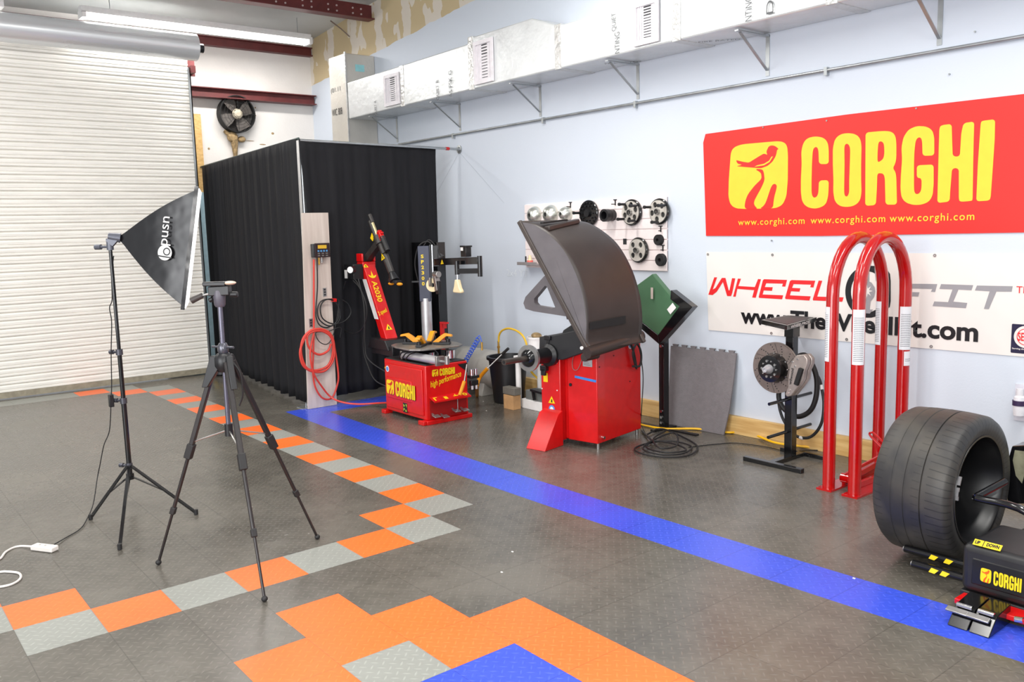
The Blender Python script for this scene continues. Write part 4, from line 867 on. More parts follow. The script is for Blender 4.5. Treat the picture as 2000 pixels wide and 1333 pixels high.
m = MB(); m.prism([bl(-.476, -.26, .0), bl(-.476, -.03, .0), bl(-.476, -.03, .27), bl(-.476, -.09, .25)], EX * .18); m.build('toe_ramp', red, wbz, bev=.004)
m = MB()
for x, y in ((-.02, .03), (-.02, .57), (-.25, .57)): m.cyl(bl(x, y, 0), bl(x, y, .05), .012)
m.build('foot', steel, wbz)
m = MB(); m.cyl(bl(.0, .06, .085), bl(.02, .06, .085), .012); m.cyl(bl(.0, .04, .095), bl(.008, .04, .095), .004); m.build('latch', chrome, wbz)
# black housing on top
m = MB(); m.prism([bl(-.50, -.05, .66), bl(-.28, -.05, .66), bl(-.0, -.04, .76), bl(.0, -.04, .84), bl(-.12, -.04, .90), bl(-.36, -.04, .84), bl(-.50, -.04, .82)], EY * .55)
m.prism([bl(-.36, .05, .83), bl(-.1, .05, .88), bl(-.12, .05, .93), bl(-.22, .05, .94), bl(-.34, .05, .87)], EY * .4)
m.build('top_housing', M('housing_black', (36, 36, 38), .5, noise=.08), wbz, bev=.006)
P = hx_(-.42, 1070, 660); m = MB(); m.bar(P + V((0, 0, -.08)), P + V((.01, 0, .0)), .02, .025); m.bar(P + V((-.03, 0, .0)), P + V((.04, 0, .0)), .03, .03); m.build('gauge_head', blk, wbz, bev=.003)
# shaft
SZ = .69; s0 = bl(-.40, -.04, SZ)
s_tip = hx_(-.40, 984, 708); fln = hx_(-.40, 1031, 700); dsh = (s_tip - s0).normalized(); Ls = (s_tip - s0).length; Lf = (fln - s0).length
m = MB(); m.lathe([(.085, -.02), (.085, .03), (.06, .05), (.055, Lf * .75), (.068, Lf * .82), (.068, Lf - .02)], s0, dsh, n=36); m.build('shaft_sleeve', blk, wbz)
MB().lathe([(.04, Lf - .02), (.098, Lf - .02), (.098, Lf), (.04, Lf)], s0, dsh, n=44, close=True).build('flange_plate', steel, wbz)
MB().lathe([(.066, Lf), (.062, Lf + .012), (.04, Lf + .03), (.0, Lf + .03)], s0, dsh, n=36).build('flange_hub', gblk, wbz)
MB().cyl(s0 + dsh * Lf, s_tip, .0215, n=24).build('threaded_shaft', M('dark_shaft_steel', (92, 84, 78), .35, metal=.7, noise=.1), wbz)
MB().cyl(s_tip, s_tip + dsh * .002, .012).build('shaft_bore', blk, wbz)
# hood: round shell between two end caps
OFF = -.20; WH = .50; HV = EX * .15 + EY * .50
arc_px = [(1018, 434), (1035, 437), (1052, 445), (1072, 459), (1094, 480), (1113, 510), (1129, 547), (1140, 588), (1145, 632), (1144, 668), (1150, 682)]
arc = [hb_(OFF, *p) for p in arc_px]; arc2 = smoothpts(arc, 4); ch0, ch1 = arc[0], arc[-1]
m = MB(); m.prism(arc2, EY * .012); m.build('hood_end_cap', plast, wbz, smooth=False)
bm = bmesh.new(); R0 = []; nn = 14
def bulge(t): return 1 + .012 * math.sin(math.pi * t)
ctr = (ch0 + ch1) / 2
for j in range(nn + 1):
    t = j / nn; R0.append([bm.verts.new(ctr + (p - ctr) * bulge(t) + HV * t) for k, p in enumerate(arc2)])
for a, b in zip(R0[:-1], R0[1:]):
    for i in range(len(a) - 1): bm.faces.new((a[i], a[i + 1], b[i + 1], b[i]))
me = bpy.data.meshes.new('hood_shell'); bm.to_mesh(me); bm.free(); me.polygons.foreach_set('use_smooth', [True] * len(me.polygons))
hs = place_mesh('hood_shell', me, hoodm, wbz); sd = hs.modifiers.new('thick', 'SOLIDIFY'); sd.thickness = .008
m = MB(); m.prism([p + HV * .98 for p in arc2], HV * .02); m.build('hood_end_cap', plast, wbz, smooth=False)
cd_ = (ch1 - ch0).normalized(); nin = V((-cd_.z, 0, cd_.x)); nin = EX * (-abs(1)) * 1.0
perp = cd_.cross(EY).normalized()
if perp.x > 0: perp = -perp
m = MB(); m.bar(ch0 - cd_ * .015 + perp * .012, ch1 + perp * .012, .035, .03, up=EY); m.bar(ch0 - cd_ * .01 + perp * .006 + HV, ch1 + perp * .006 + HV, .03, .03, up=EY)
m.bar(ch0 + perp * .012, ch0 + perp * .012 + HV, .035, .02, up=cd_); m.build('hood_rim', M('hood_rim_brown', (70, 62, 58), .45, noise=.1), wbz, bev=.006)
tp = arc2[6]; m = MB(); a1 = hb_(OFF + .06, 1066, 452); b1 = hb_(OFF + .36, 1128, 436)
m.bar(hb_(OFF + .04, 1068, 447), hb_(OFF + .40, 1128, 432), .05, .035); m.build('hood_grip', hoodm, wbz, bev=.008)
MB().bar(hb_(OFF + .04, 1058, 437) + V((0, 0, .004)), hb_(OFF + .3, 1106, 431) + V((0, 0, .004)), .03, .012).build('grip_recess', mblk, wbz)
HN = HV.cross(EZ).normalized()
HN = HN if HN.x > 0 else -HN
hq = lambda px, py: onpl(arc[8] + HN * .014, HN, px, py)
MB().prism([hq(1152, 630), hq(1221, 617), hq(1221, 632), hq(1152, 644)], HN * .006).build('hood_slot', mblk, wbz, smooth=False)
# hinge bar along the lower edge
h0 = hb_(OFF - .02, 1146, 690); h1 = hb_(OFF + WH + .06, 1252, 656)
m = MB(); m.cyl(h0, h1, .042, n=24); m.build('hinge_tube', hoodm, wbz)
m = MB(); m.cyl(h0 + V((-.03, 0, -.035)), h0 + V((-.03, 0, -.035)) + EY * .16, .03, n=20); m.bar(hb_(.24, 1222, 625), hb_(.26, 1232, 668), .03, .05); m.cyl(hb_(.42, 1240, 664), hb_(.42, 1246, 652), .03); m.build('hinge_bracket', hoodm, wbz, bev=.004)
MB().cyl(hb_(OFF - .04, 1137, 680), hb_(OFF - .04, 1137, 680) - EY * .01, .012).build('hinge_cap', white, wbz)
# triangular handle arm on the open side
ty = .28; tri = [hb_(ty, *p) for p in ((1112, 560), (1078, 556), (1050, 580), (1033, 598), (1036, 603), (1058, 606), (1094, 612), (1124, 618))]
tri_o = [hb_(ty, *p) for p in ((1066, 540), (1030, 580), (1026, 592), (1030, 603), (1046, 608), (1110, 618), (1120, 600), (1085, 548), (1074, 534))]
tri_i = [hb_(ty, *p) for p in ((1068, 558), (1047, 583), (1047, 591), (1052, 597), (1082, 602), (1088, 600), (1072, 560))]
to2 = lambda P_: [((p - bl(0, ty, 0)).dot(EX), p.z) for p in P_]
shape('hood_arm', [to2(tri_o), to2(tri_i)], frameM(bl(0, ty, 0), EX, EZ), plast, wbz, t=.05, lift=-.025)
m = MB()
for P_, s_ in ((tri_o[5], .68), (tri_o[8], .36)):
    base_ = P_ + EY * .025; tgt = ch0 + HV * .97 + (ch1 - ch0) * s_
    m.bar(base_ - (tgt - base_).normalized() * .03, tgt, .035, .045)
m.build('hood_arm_strut', plast, wbz, bev=.004)
# labels on the red body
FMr = lambda x, z: frameM(bl(x, 0, z) - EY * .0006, EX, EZ)
shape('rating_plate', [rrect(0, 0, .085, .065, .004)], FMr(-.125, .62), M('plate_silver', (180, 180, 182), .35, metal=.5), wbz)
for k in range(4): shape('plate_line', [[(.01, .012 + k * .012), (.07 - k * .01, .012 + k * .012), (.07 - k * .01, .015 + k * .012), (.01, .015 + k * .012)]], frameM(bl(-.125, 0, .62) - EY * .0022, EX, EZ), ink, wbz, t=.0004)
shape('blue_tape', [[(0, .018), (.19, .0), (.195, .018), (.0, .036)]], FMr(-.20, .508), bluetape, wbz)
FC = lambda x, z: frameM(bl(x, -.0306, z), EX, EZ)
shape('yellow_sticker', [[(0, 0), (.042, 0), (.042, .07), (0, .07)]], FC(-.475, .475), warn, wbz); warning(wbz, FC(-.40, .315), .055)
a_ = shape('round_sticker', [ell(0, 0, .028, .03)], FC(-.40, .27), pblue, wbz); shape('sticker_centre', [ell(0, 0, .015, .018)], frameM(bl(-.40, -.032, .27), EX, EZ), white, a_)
m = MB()
for x, z in ((-.49, .42), (-.345, .42), (-.49, .235), (-.345, .235), (-.345, .63)): m.cyl(bl(x, -.028, z), bl(x, -.034, z), .005, n=8)
m.build('screws', white, wbz); MB().cyl(bl(-.24, .002, .47), bl(-.24, -.008, .47), .012).build('black_plug', blk, wbz)
m = MB(); m.box(bl(-.45, -.05, .585), (.055, .04, .04), RB); m.box(bl(-.45, -.06, .555), (.04, .02, .05), RB); m.build('power_socket', blk, wbz, bev=.003)
m = MB(); m.tube([bl(-.12, -.008, .76), bl(-.2, -.012, .69), bl(-.21, -.012, .60), bl(-.16, -.012, .6), bl(-.10, -.01, .74)], .0025, n=5); m.build('wire_clip', steel, wbz)
FS_ = lambda y, z: frameM(bl(.0006, y, z), EY, EZ)
a_ = shape('round_sticker', [ell(0, 0, .03, .033)], FS_(.45, .735), white, wbz); shape('sticker_centre', [ell(0, 0, .022, .024)], frameM(bl(.0022, .45, .735), EY, EZ), pblue, a_); warning(wbz, FS_(.54, .74), .04)
m = MB()
for y, z in ((.24, .74), (.22, .68), (.03, .62), (.44, .45), (.5, .62)): m.cyl(bl(.0, y, z), bl(.004, y, z), .005, n=8)
m.build('screw_holes', mblk, wbz)
# power cord hanging off the back corner and coiled on the floor
pw = wbz
pc = lambda px, py: onpl(bl(.03, 0, 0), EX, px, py)
m = MB(); m.tube([pc(1226, 655), pc(1238, 690), pc(1243, 720), pc(1236, 690), pc(1244, 672), pc(1252, 690), pc(1250, 714), pc(1236, 716)], .009, n=7); m.build('plug_bundle', rubber, pw)
F_ = lambda px, py, z=.012: fl(px, py, z)
m = MB(); m.tube([pc(1246, 670), pc(1252, 700), pc(1256, 740), onpl(bl(.06, 0, 0), EX, 1253, 800), F_(1252, 828), F_(1262, 850)], .004, n=6)
m.tube([F_(1262, 850), F_(1290, 838, .02), F_(1325, 850), F_(1362, 872), F_(1345, 890), F_(1298, 893), F_(1252, 886), F_(1240, 876), F_(1268, 866), F_(1310, 862, .02), F_(1350, 872), F_(1335, 886, .02), F_(1290, 888, .02), F_(1256, 878, .02), F_(1275, 862, .03), F_(1318, 868, .03), F_(1340, 880, .03), F_(1300, 884, .03), F_(1262, 874, .02), F_(1285, 856, .03), F_(1318, 846, .05), F_(1322, 870, .04), F_(1290, 876, .05), F_(1276, 858, .05), F_(1300, 842, .02)], .0065, n=7)
pcd = m.build('power_cord', rubber, pw)
m = MB(); m.tube([F_(1262, 850), F_(1254, 842), F_(1268, 856, .02), F_(1278, 866, .02)], .008); m.build('plug', blk, pcd)
tag(MB().tube([F_(1345, 874, .005), F_(1400, 868, .005), F_(1440, 866, .005), F_(1500, 874, .005), F_(1530, 880, .005), F_(1600, 880, .005), F_(1640, 884, .005), F_(1700, 893, .005), F_(1760, 900, .006)], .0035, n=6).build('floor_cord', rubber), 'thin black cord lying straight along the floor behind the brake stand', 'cord')
ye = M('yellow_extension_cord', (248, 190, 24), .35)
m = MB(); m.tube([F_(1240, 826), F_(1262, 832), F_(1300, 838), F_(1360, 838), F_(1420, 845), F_(1455, 844), F_(1480, 852, .02), F_(1510, 864, .02), F_(1545, 870, .02), F_(1600, 876), F_(1650, 884), F_(1710, 896), F_(1760, 906)], .0085, n=8)
tag(m.build('extension_cord', ye), 'yellow extension cord running along the foot of the wall', 'cord')

# ================================================================ SLATWALL WITH ADAPTERS
sw = thing('peg_board', (-1.29, WY, 1.25), 'white slatted tool board on the blue wall above the balancer', 'tool board')
slm = M('slat_white', (240, 228, 226), .5, noise=.02)
m = MB(); z = 1.255; hh = (1.872 - 1.255) / 7
for k in range(7):
    m.bb((-2.21, WY - .02, z + .004), (-.385, WY, z + hh - .004)); z += hh
m.bb((-2.21, WY - .008, 1.255), (-.385, WY, 1.872)); m.build('slats', slm, sw, smooth=False, bev=.002)
AY = WY - .02
def hook(x, z, l=.05):
    m = MB(); m.bb((x - .006, AY - .004, z - .01), (x + .006, AY, z + .04)); m.bb((x - .02, AY - .008, z + .035), (x + .02, AY, z + .042)); m.cyl((x, AY, z), (x, AY - l, z), .004, n=8); return m.build('hook', blk, sw)
conem = M('polished_cone', (206, 208, 200), .3, metal=.8, noise=.1, scale=3)
for i, (x, r, lb) in enumerate(((-2.035, .085, 'largest silver centring cone, first in the row behind the hood'), (-1.80, .09, 'silver centring cone between two others, middle of the cone row'), (-1.585, .07, 'smallest silver centring cone beside the black adapter plate'))):
    t = thing('centring_cone', (x, AY, 1.66), lb, 'cone', 'silver cones on the peg board')
    MB().lathe([(r, .0), (r * 1.0, .02), (r * .8, .06), (r * .45, .085), (r * .22, .09), (r * .22, .03), (0, .03)], (x, AY, 1.765), (0, -1, 0), n=36).build('cone', conem, t)
    MB().cyl((x, AY - .085, 1.765), (x, AY - .0855, 1.765), r * .24).build('bore', mblk, t)
    if i == 2: hook(x + .045, 1.83)
def plate(x, z, r, n, label, dark=False, pins=0, inner='spider', rot=0.0):
    t = thing('adapter_plate', (x, AY, z - r), label, 'wheel adapter', 'wheel adapter plates on the peg board')
    MB().lathe([(r * .9, .0), (r, .008), (r, .022), (r * .94, .028), (0, .028)], (x, AY, z), (0, -1, 0), n=44).build('disc', gblk, t)
    y = AY - .028; mt = gblk if dark else steel
    m = MB()
    if dark:
        for ring, cnt in ((.82, 16), (.58, 10)):
            for k in range(cnt):
                a = 2 * math.pi * k / cnt; m.cyl((x + r * ring * math.cos(a), y, z + r * ring * math.sin(a)), (x + r * ring * math.cos(a), y - .012, z + r * ring * math.sin(a)), r * .07, n=10)
        m.cyl((x, y, z), (x, y - .02, z), r * .28, n=24); m.build('studs', blk, t)
    else:
        mt = M('adapter_steel', (206, 200, 192), .35, metal=.4, noise=.1)
        c2 = [(r * .86 * math.cos(a), r * .86 * math.sin(a)) for a in [2 * math.pi * i / 48 for i in range(48)]]
        holes = [[(rr * math.cos(a) + r * .22 * math.cos(b) * .9, rr * math.sin(a) + r * .22 * math.sin(b)) for b in [2 * math.pi * q / 14 for q in range(14)]] for rr, a in [(r * .58, rot + 2 * math.pi * k / n) for k in range(n)]]
        holes.append(ell(0, 0, r * .2, r * .2, 18))
        shape('spider', [c2] + holes, frameM((x, y, z), (1, 0, 0), (0, 0, 1)), mt, t, t=.01, lift=0)
        MB().lathe([(r * .2, 0), (r * .26, 0), (r * .24, .03), (r * .2, .03)], (x, y, z), (0, -1, 0), close=True, n=24).build('collar', steel, t)
    for k in range(pins):
        a = rot + .3 + 2 * math.pi * k / max(1, pins) + (math.pi / 2); px_, pz_ = x + r * .8 * math.cos(a), z + r * .8 * math.sin(a)
        m = MB(); m.cyl((px_, y, pz_), (px_, y - .075, pz_), .011, n=12); m.cyl((px_, y - .075, pz_), (px_, y - .09, pz_), .014, n=12); m.build('pin', blk, t)
    return t
plate(-1.285, 1.76, .118, 0, 'all black studded adapter plate right of the silver cones', dark=True, pins=1, rot=1.2)
plate(-.757, 1.752, .112, 6, 'round adapter plate with long black pins beside the black cup', pins=4, rot=.35)
plate(-.447, 1.75, .108, 5, 'silver faced adapter plate at the top right corner of the peg board', pins=3, rot=.8)
plate(-.684, 1.432, .108, 4, 'adapter plate with four openings in the lower row beside the hood edge', pins=0, rot=.785)
shape('slot', [[(-.02, -.02), (.02, -.02), (.02, .03), (-.02, .03)]], frameM((-.855, AY - .001, 1.50), (1, 0, 0), (0, 0, 1)), drk, sw)
cu_ = thing('pressure_cup', (-1.0, AY, 1.68), 'short black threaded cup hanging between two adapter plates', 'cup')
MB().lathe([(.05, 0), (.05, .05), (.04, .055), (.055, .06), (.055, .11), (.035, .11), (.035, .02), (0, .02)], (-1.0, AY, 1.735), (0, -1, 0), n=30).build('body', blk, cu_); hook(-.965, 1.83)
for x, z, r, lb in ((-.455, 1.517, .045, 'small black ring on a hook, upper of the two rings'), (-.432, 1.352, .052, 'small black ring on a hook, lower of the two rings')):
    t = thing('spacer_ring', (x, AY, z - r), lb, 'ring', 'black rings on the peg board'); MB().lathe([(r * .3, 0), (r, .0), (r, .03), (r * .9, .036), (r * .3, .036)], (x, AY, z), (0, -1, 0), n=30, close=True).build('ring', mblk, t)
    MB().cyl((x, AY, z), (x, AY - .002, z), r * .3).build('bore', slm, t); hook(x + .01, z + r + .03, .03)
sh_ = thing('small_tray', (-2.06, AY, 1.285), 'small grey shelf tray at the lower left of the peg board', 'tray'); m = MB(); m.bb((-2.2, AY - .12, 1.285), (-1.9, AY, 1.295)); m.bb((-2.2, AY - .122, 1.285), (-1.9, AY - .118, 1.315)); m.build('shelf', M('tray_grey', (138, 132, 132), .5), sh_, bev=.002)
t = thing('spray_can', (-2.06, AY - .07, 1.296), 'small bottle with red base standing on the grey tray', 'bottle'); MB().cyl((-2.06, AY - .07, 1.296), (-2.06, AY - .07, 1.33), .03).build('base', M('soft_red', (236, 110, 100), .4), t); m = MB(); m.cyl((-2.06, AY - .07, 1.33), (-2.06, AY - .07, 1.38), .02, .012); m.build('neck', cream, t)
m = MB(); m.cyl((-2.10, AY - .09, 1.296), (-2.10, AY - .09, 1.37), .008); tag(m.build('marker_pen', blk), 'thin black marker standing on the grey tray', 'pen')
P = W(990, 543); text('lettering', '2x4 YT', frameM((P.x, WY - .001, 1.16), (1, 0, 0), (0, 0, 1)), M('chalk_white', (220, 226, 232), .7), None, w=.34, h=.07)
ww = [o for o in COL.objects if o.name.startswith('lettering') and o.parent is None][-1]; ww.name = 'wall_writing'; tag(ww, 'faint white handwriting on the blue wall left of the balancer hood', 'writing'); 

# ================================================================ GREEN DISPLAY BOX ON BLACK POST
ms = thing('display_stand', (-.18, 2.58, 0), 'black post holding a tilted green screen box behind the balancer', 'display stand')
mp = lambda px, py, y=2.50: on('y', y, px, py)
m = MB(); pt, pb = mp(1293, 655, 2.58), mp(1297, 838, 2.58); m.bb((pb.x - .028, 2.55, .012), (pb.x + .028, 2.61, pt.z)); m.build('post', gblk, ms, smooth=False, bev=.004)
m = MB()
for z in (.055, .10, .15, .68, .74): m.cyl((pb.x, 2.55, z), (pb.x, 2.542, z), .011, n=12)
m.build('bolts', chrome, ms)
m = MB(); m.bb((pb.x - .24, 2.56, 0), (pb.x + .34, 2.60, .012)); m.bb((pb.x - .03, 2.45, 0), (pb.x + .03, 2.7, .012)); m.build('floor_plate', blk, ms, smooth=False)
gm = M('green_box', (70, 108, 78), .4, noise=.1, scale=5)
m = MB(); gp = [mp(*p) for p in ((1274, 535), (1236, 563), (1236, 625), (1285, 656), (1327, 599))]; m.prism(gp, (0, .05, 0)); m.build('green_box', gm, ms, smooth=False, bev=.006)
fr_ = [mp(*p, 2.49) for p in ((1312, 570), (1340, 604), (1293, 661), (1230, 612), (1220, 620), (1287, 673), (1352, 600), (1316, 565))]
m = MB(); m.prism([mp(*p, 2.49) for p in ((1310, 567), (1352, 600), (1287, 673), (1285, 655), (1327, 599), (1309, 585))], (0, .07, 0)); m.prism([mp(*p, 2.49) for p in ((1287, 673), (1212, 608), (1226, 608), (1285, 655))], (0, .07, 0)); m.build('black_frame', gblk, ms, smooth=False, bev=.003)
P = mp(1313, 604, 2.488); shape('sticker', [[(-.04, -.02), (.04, -.02), (.04, .03), (-.04, .03)]], frameM(P, (.72, 0, .69), (-.69, 0, .72)), white, ms, lift=.004); P = mp(1274, 573, 2.49)
shape('vent_strip', [[(-.012, -.045), (.012, -.045), (.012, .045), (-.012, .045)]], frameM(P, (1, 0, 0), (0, 0, 1)), M('pale_pinkish', (196, 180, 172), .5), ms, lift=.004)

# ================================================================ FOAM MAT LEANING ON WALL
fm = M('grey_foam', (118, 113, 115), .85, noise=.06, scale=30, bump=.3, bscale=120, rgb2=None)
TL, TR, BRt, BLt = on('y', 2.83, 1310, 676), on('y', 2.83, 1438, 691), on('y', 2.74, 1413, 846), on('y', 2.72, 1303, 826)
BRt.z = BLt.z = 0.002; pts = []
def toothed(a, b, n, dpt, skip=False):
    a, b = V(a), V(b); out = []; d = b - a; L = d.length; u = d.normalized(); nn_ = V((u.z, 0, -u.x))
    for k in range(n):
        s0_, s1_ = (k + .25) / n, (k + .75) / n
        out += [a + d * (s0_ + .03 / n), a + d * (s0_ - .06 / n) + nn_ * -dpt, a + d * (s1_ + .06 / n) + nn_ * -dpt, a + d * (s1_ - .03 / n)]
    return out
pts = [TL] + toothed(TL, TR, 7, .018) + [TR] + [TR * .66 + BRt * .34 + V((.012, 0, 0)), TR * .33 + BRt * .67 + V((.016, 0, 0))] + [BRt] + [BRt * .5 + BLt * .5] + [BLt]
mt_ = MB().prism(pts, (0, .014, 0)).build('foam_mat', fm, smooth=False); tag(mt_, 'grey foam floor mat with puzzle edges leaning against the wall', 'mat')
# ================================================================ BRAKE DISPLAY STAND
bs = thing('brake_display_stand', (1.0, 2.5, 0), 'black steel stand with tray, drilled brake rotor and caliper between foam mat and red cage', 'display stand')
PX, PY = fl(1543, 897).x, fl(1543, 897).y
Ptop = on('y', PY, 1546, 640)
sb_ = MB(); sb_.bb((.83, 2.245, 0), (1.285, 2.285, .03)); f1 = sb_.build('front_foot', gblk, bs, smooth=False, bev=.003)
m = MB(); m.bb((PX - .02, 2.28, 0), (PX + .03, 2.66, .028)); m.bb((.86, 2.64, 0), (1.26, 2.675, .028)); m.build('rear_foot', gblk, bs, smooth=False, bev=.003)
m = MB(); m.bb((PX - .03, PY - .03, .02), (PX + .03, PY + .03, .936)); m.bb((PX - .037, PY - .037, .86), (PX + .037, PY + .037, .937)); m.build('post', gblk, bs, smooth=False, bev=.003)
tz = .967
q = [fl(1487, 625, tz), fl(1559, 613, tz), fl(1608, 618, tz), fl(1537, 636, tz)]
for p in q: p.y = min(p.y, 2.82)
tray = MB().prism([p - V((0, 0, .0)) for p in q], (0, 0, -.032)).build('tray', gblk, bs, smooth=False, bev=.002)
cc = (q[0] + q[1] + q[2] + q[3]) / 4; m = MB(); m.prism([cc + (p - cc) * .88 + V((0, 0, .0005)) for p in q], (0, 0, .001)); m.build('tray_top', M('glossy_tray', (20, 20, 23), .5), tray, smooth=False)
e_ = (q[2] - q[3]); text('lettering', 'WHEELPROS', frameM(q[3] + e_ * .12 + V((0, 0, -.026)), e_, (0, 0, 1)), white, tray, w=e_.length * .62, h=.018, bold=.02, shear=.15)
RY = 2.42; rc = on('y', RY, 1513, 719); RR = .176
rot = MB().lathe([(RR * .56, 0), (RR, 0), (RR, .009), (RR * .97, .011), (RR * .97, .018), (RR, .02), (RR, .029), (RR * .56, .029)], rc, (0, 1, 0), n=56, close=True).build('rotor', M('drilled_rotor_steel', (134, 122, 116), .38, metal=.55, noise=.08), bs)
dots = []
for k in range(12):
    for j in range(4): a = 2 * math.pi * k / 12 + j * .07; r_ = RR * (.64 + .09 * j); dots.append(ell(r_ * math.cos(a), r_ * math.sin(a), .0042, .0042, 8))
shape('drill_holes', dots, frameM(rc, (1, 0, 0), (0, 0, 1)), mblk, rot, t=.0006, lift=.0004)
slots = [[(RR * .62 * math.cos(a), RR * .62 * math.sin(a)), (RR * .96 * math.cos(a + .22), RR * .96 * math.sin(a + .22)), (RR * .96 * math.cos(a + .235), RR * .96 * math.sin(a + .235)), (RR * .62 * math.cos(a + .018), RR * .62 * math.sin(a + .018))] for a in [.3 + 2 * math.pi * k / 6 for k in range(6)]]
shape('slots', slots, frameM(rc, (1, 0, 0), (0, 0, 1)), mblk, rot, t=.0006, lift=.0004)
hat = MB().lathe([(RR * .6, -.004), (RR * .6, .004), (RR * .56, .03), (RR * .52, .062), (RR * .2, .066), (0, .066)], rc, (0, -1, 0), n=48).build('rotor_hat', gblk, bs)
m = MB()
for k in range(12): a = 2 * math.pi * k / 12; p = rc + V((RR * .575 * math.cos(a), -.004, RR * .575 * math.sin(a))); m.cyl(p, p + V((0, -.008, 0)), .0055, n=8)
for k in range(10): a = 2 * math.pi * k / 10; p = rc + V((RR * .32 * math.cos(a), -.064, RR * .32 * math.sin(a))); m.cyl(p, p + V((0, -.006, 0)), .006 + .003 * (k % 2), n=10)
m.build('bolts', chrome, hat)
MB().lathe([(.034, .06), (.03, .085), (.022, .105), (.018, .12), (.010, .12), (.009, .11), (0, .11)], rc, (0, -1, 0), n=28).build('hub_snout', alu, bs)
MB().cyl(rc + V((0, .03, 0)), V((PX, PY - .02, rc.z)), .03, n=20).build('spindle', gblk, bs)
cy = RY - .045; cpts = [on('y', cy, *p) for p in ((1556, 694), (1570, 693), (1577, 702), (1577, 712), (1571, 726), (1569, 742), (1563, 752), (1552, 765), (1545, 774), (1536, 776), (1533, 770), (1538, 757), (1539, 738), (1541, 722), (1545, 710), (1551, 699))]
cal = MB().prism(cpts, (0, .04, 0)).build('caliper', M('caliper_silver', (168, 158, 152), .32, metal=.5, noise=.1), bs, bev=.006)
MB().prism([p + V((.006, .045, .0)) for p in cpts], (0, .035, 0)).build('caliper_rear', M('caliper_silver', (1, 1, 1)), bs, bev=.006)
m = MB(); a_, b_ = on('y', cy - .005, 1566, 720), on('y', cy - .005, 1556, 752); m.bar(a_, b_, .035, .03); m.build('brake_pad', mblk, cal, bev=.003)
a_, b_ = on('y', cy, 1544, 752), on('y', cy, 1549, 722); text('lettering', 'wilwood', frameM(a_ + V((.006, -.0005, 0)), b_ - a_, V((-(b_ - a_).z, 0, (b_ - a_).x))), mblk, cal, w=(b_ - a_).length * 1.05, h=.02, bold=.02)
for p in ((1548, 707), (1553, 716), (1543, 762), (1540, 768), (1558, 702)): c_ = on('y', cy, *p); MB().cyl(c_, c_ + V((0, -.006, 0)), .006, n=10).build('bolt', chrome, cal)
for a_, b_ in (((1502, 790), (1584, 768)), ((1500, 855), (1583, 829)), ((1560, 708), (1586, 702))):
    P, Q = on('x', PX, *a_), on('x', PX, *b_); Q.y = min(Q.y, 2.84); MB().cyl(P, Q, .011, n=12).build('peg', gblk, bs); 
hz = lambda px, py: on('y', 2.66, px, py)
bh1 = MB().tube([hz(1572, 694), hz(1586, 712), hz(1595, 740), hz(1594, 775), hz(1583, 802), (hz(1562, 814)), hz(1545, 809), hz(1528, 795), hz(1521, 772), hz(1530, 735), hz(1550, 703)], .018, n=12, closed=True).build('rubber_hose_loop', rubber)
tag(bh1, 'thick black rubber loop hanging on the brake stand pegs', 'hose')
hz = lambda px, py: on('y', 2.70, px, py)
bh2 = MB().tube([hz(1597, 735), hz(1605, 760), hz(1609, 790), hz(1605, 825), hz(1592, 847), hz(1575, 856), hz(1552, 850), hz(1532, 824), hz(1522, 795), hz(1521, 765), hz(1535, 720), hz(1570, 705)], .0105, n=10, closed=True).build('rubber_hose_loop', rubber)
tag(bh2, 'thinner black rubber loop hanging lower on the brake stand, with white bands', 'hose')
for p_, q_ in (((1603, 752), (1605, 761)), ((1562, 855), (1569, 857))): MB().cyl(hz(*p_), hz(*q_), .0125, n=12).build('white_band', white, bh2)

# ================================================================ INFLATION CAGE
cg = thing('inflation_cage', (1.68, 2.35, 0), 'red tubular tire inflation cage of two tall hoops in front of the white banner', 'inflation cage')
def hoop(x, ys, ye, zt):
    r = (ye - ys) / 2; yc = (ys + ye) / 2; pts = [(x, ys, .008), (x, ys, .5), (x, ys, zt - r * 1.2)]
    for k in range(1, 18): a = math.pi * k / 18; pts.append((x, yc - r * math.cos(a), zt - r * 1.2 + r * 1.2 * math.sin(a)))
    pts += [(x, ye, zt - r * 1.2), (x, ye, .5), (x, ye, .008)]
    return MB().tube(pts, .037, n=24, sm=0).build('hoop', cagered, cg)
hoop(1.58, 2.085, 2.67, 1.535); hoop(1.755, 2.075, 2.62, 1.535)
for x, ya, yb in ((1.58, 2.03, 2.74), (1.755, 2.02, 2.69)): MB().bb((x - .05, ya, 0), (x + .05, yb, .012)).build('base_plate', cagered, cg, smooth=False)
m = MB(); m.bb((1.60, 2.2, .012), (1.62, 2.62, .07)); m.bb((1.70, 2.2, .012), (1.72, 2.62, .05)); m.bar((1.66, 2.2, .06), (1.68, 2.6, .12), .02, .035); m.bar((1.63, 2.18, .08), (1.7, 2.5, .16), .012, .02); m.cyl((1.6, 2.2, .055), (1.66, 2.2, .055), .03, n=16); m.build('clamp_linkage', cagered, cg, bev=.002)
MB().cyl((1.662, 2.195, .055), (1.672, 2.19, .055), .012, n=10).build('bolt', chrome, cg)
P1, P2 = on('y', 2.45, 1704, 850), on('y', 2.42, 1728, 874); m = MB(); m.tube([P2 + V((-.012, 0, -.012)), P1 + V((-.015, 0, -.006)), P1 + V((-.008, 0, .014)), P1 + V((.014, 0, .008)), P2 + V((.012, 0, .012))], .007, n=8, sm=4); m.cyl(P2 - V((0, 0, .02)), P2 + V((.09, -.03, -.1)), .012); m.build('release_lever', cagered, cg)
lblm = M('warning_sheet', (222, 222, 226), .5, noise=.0, scale=3)
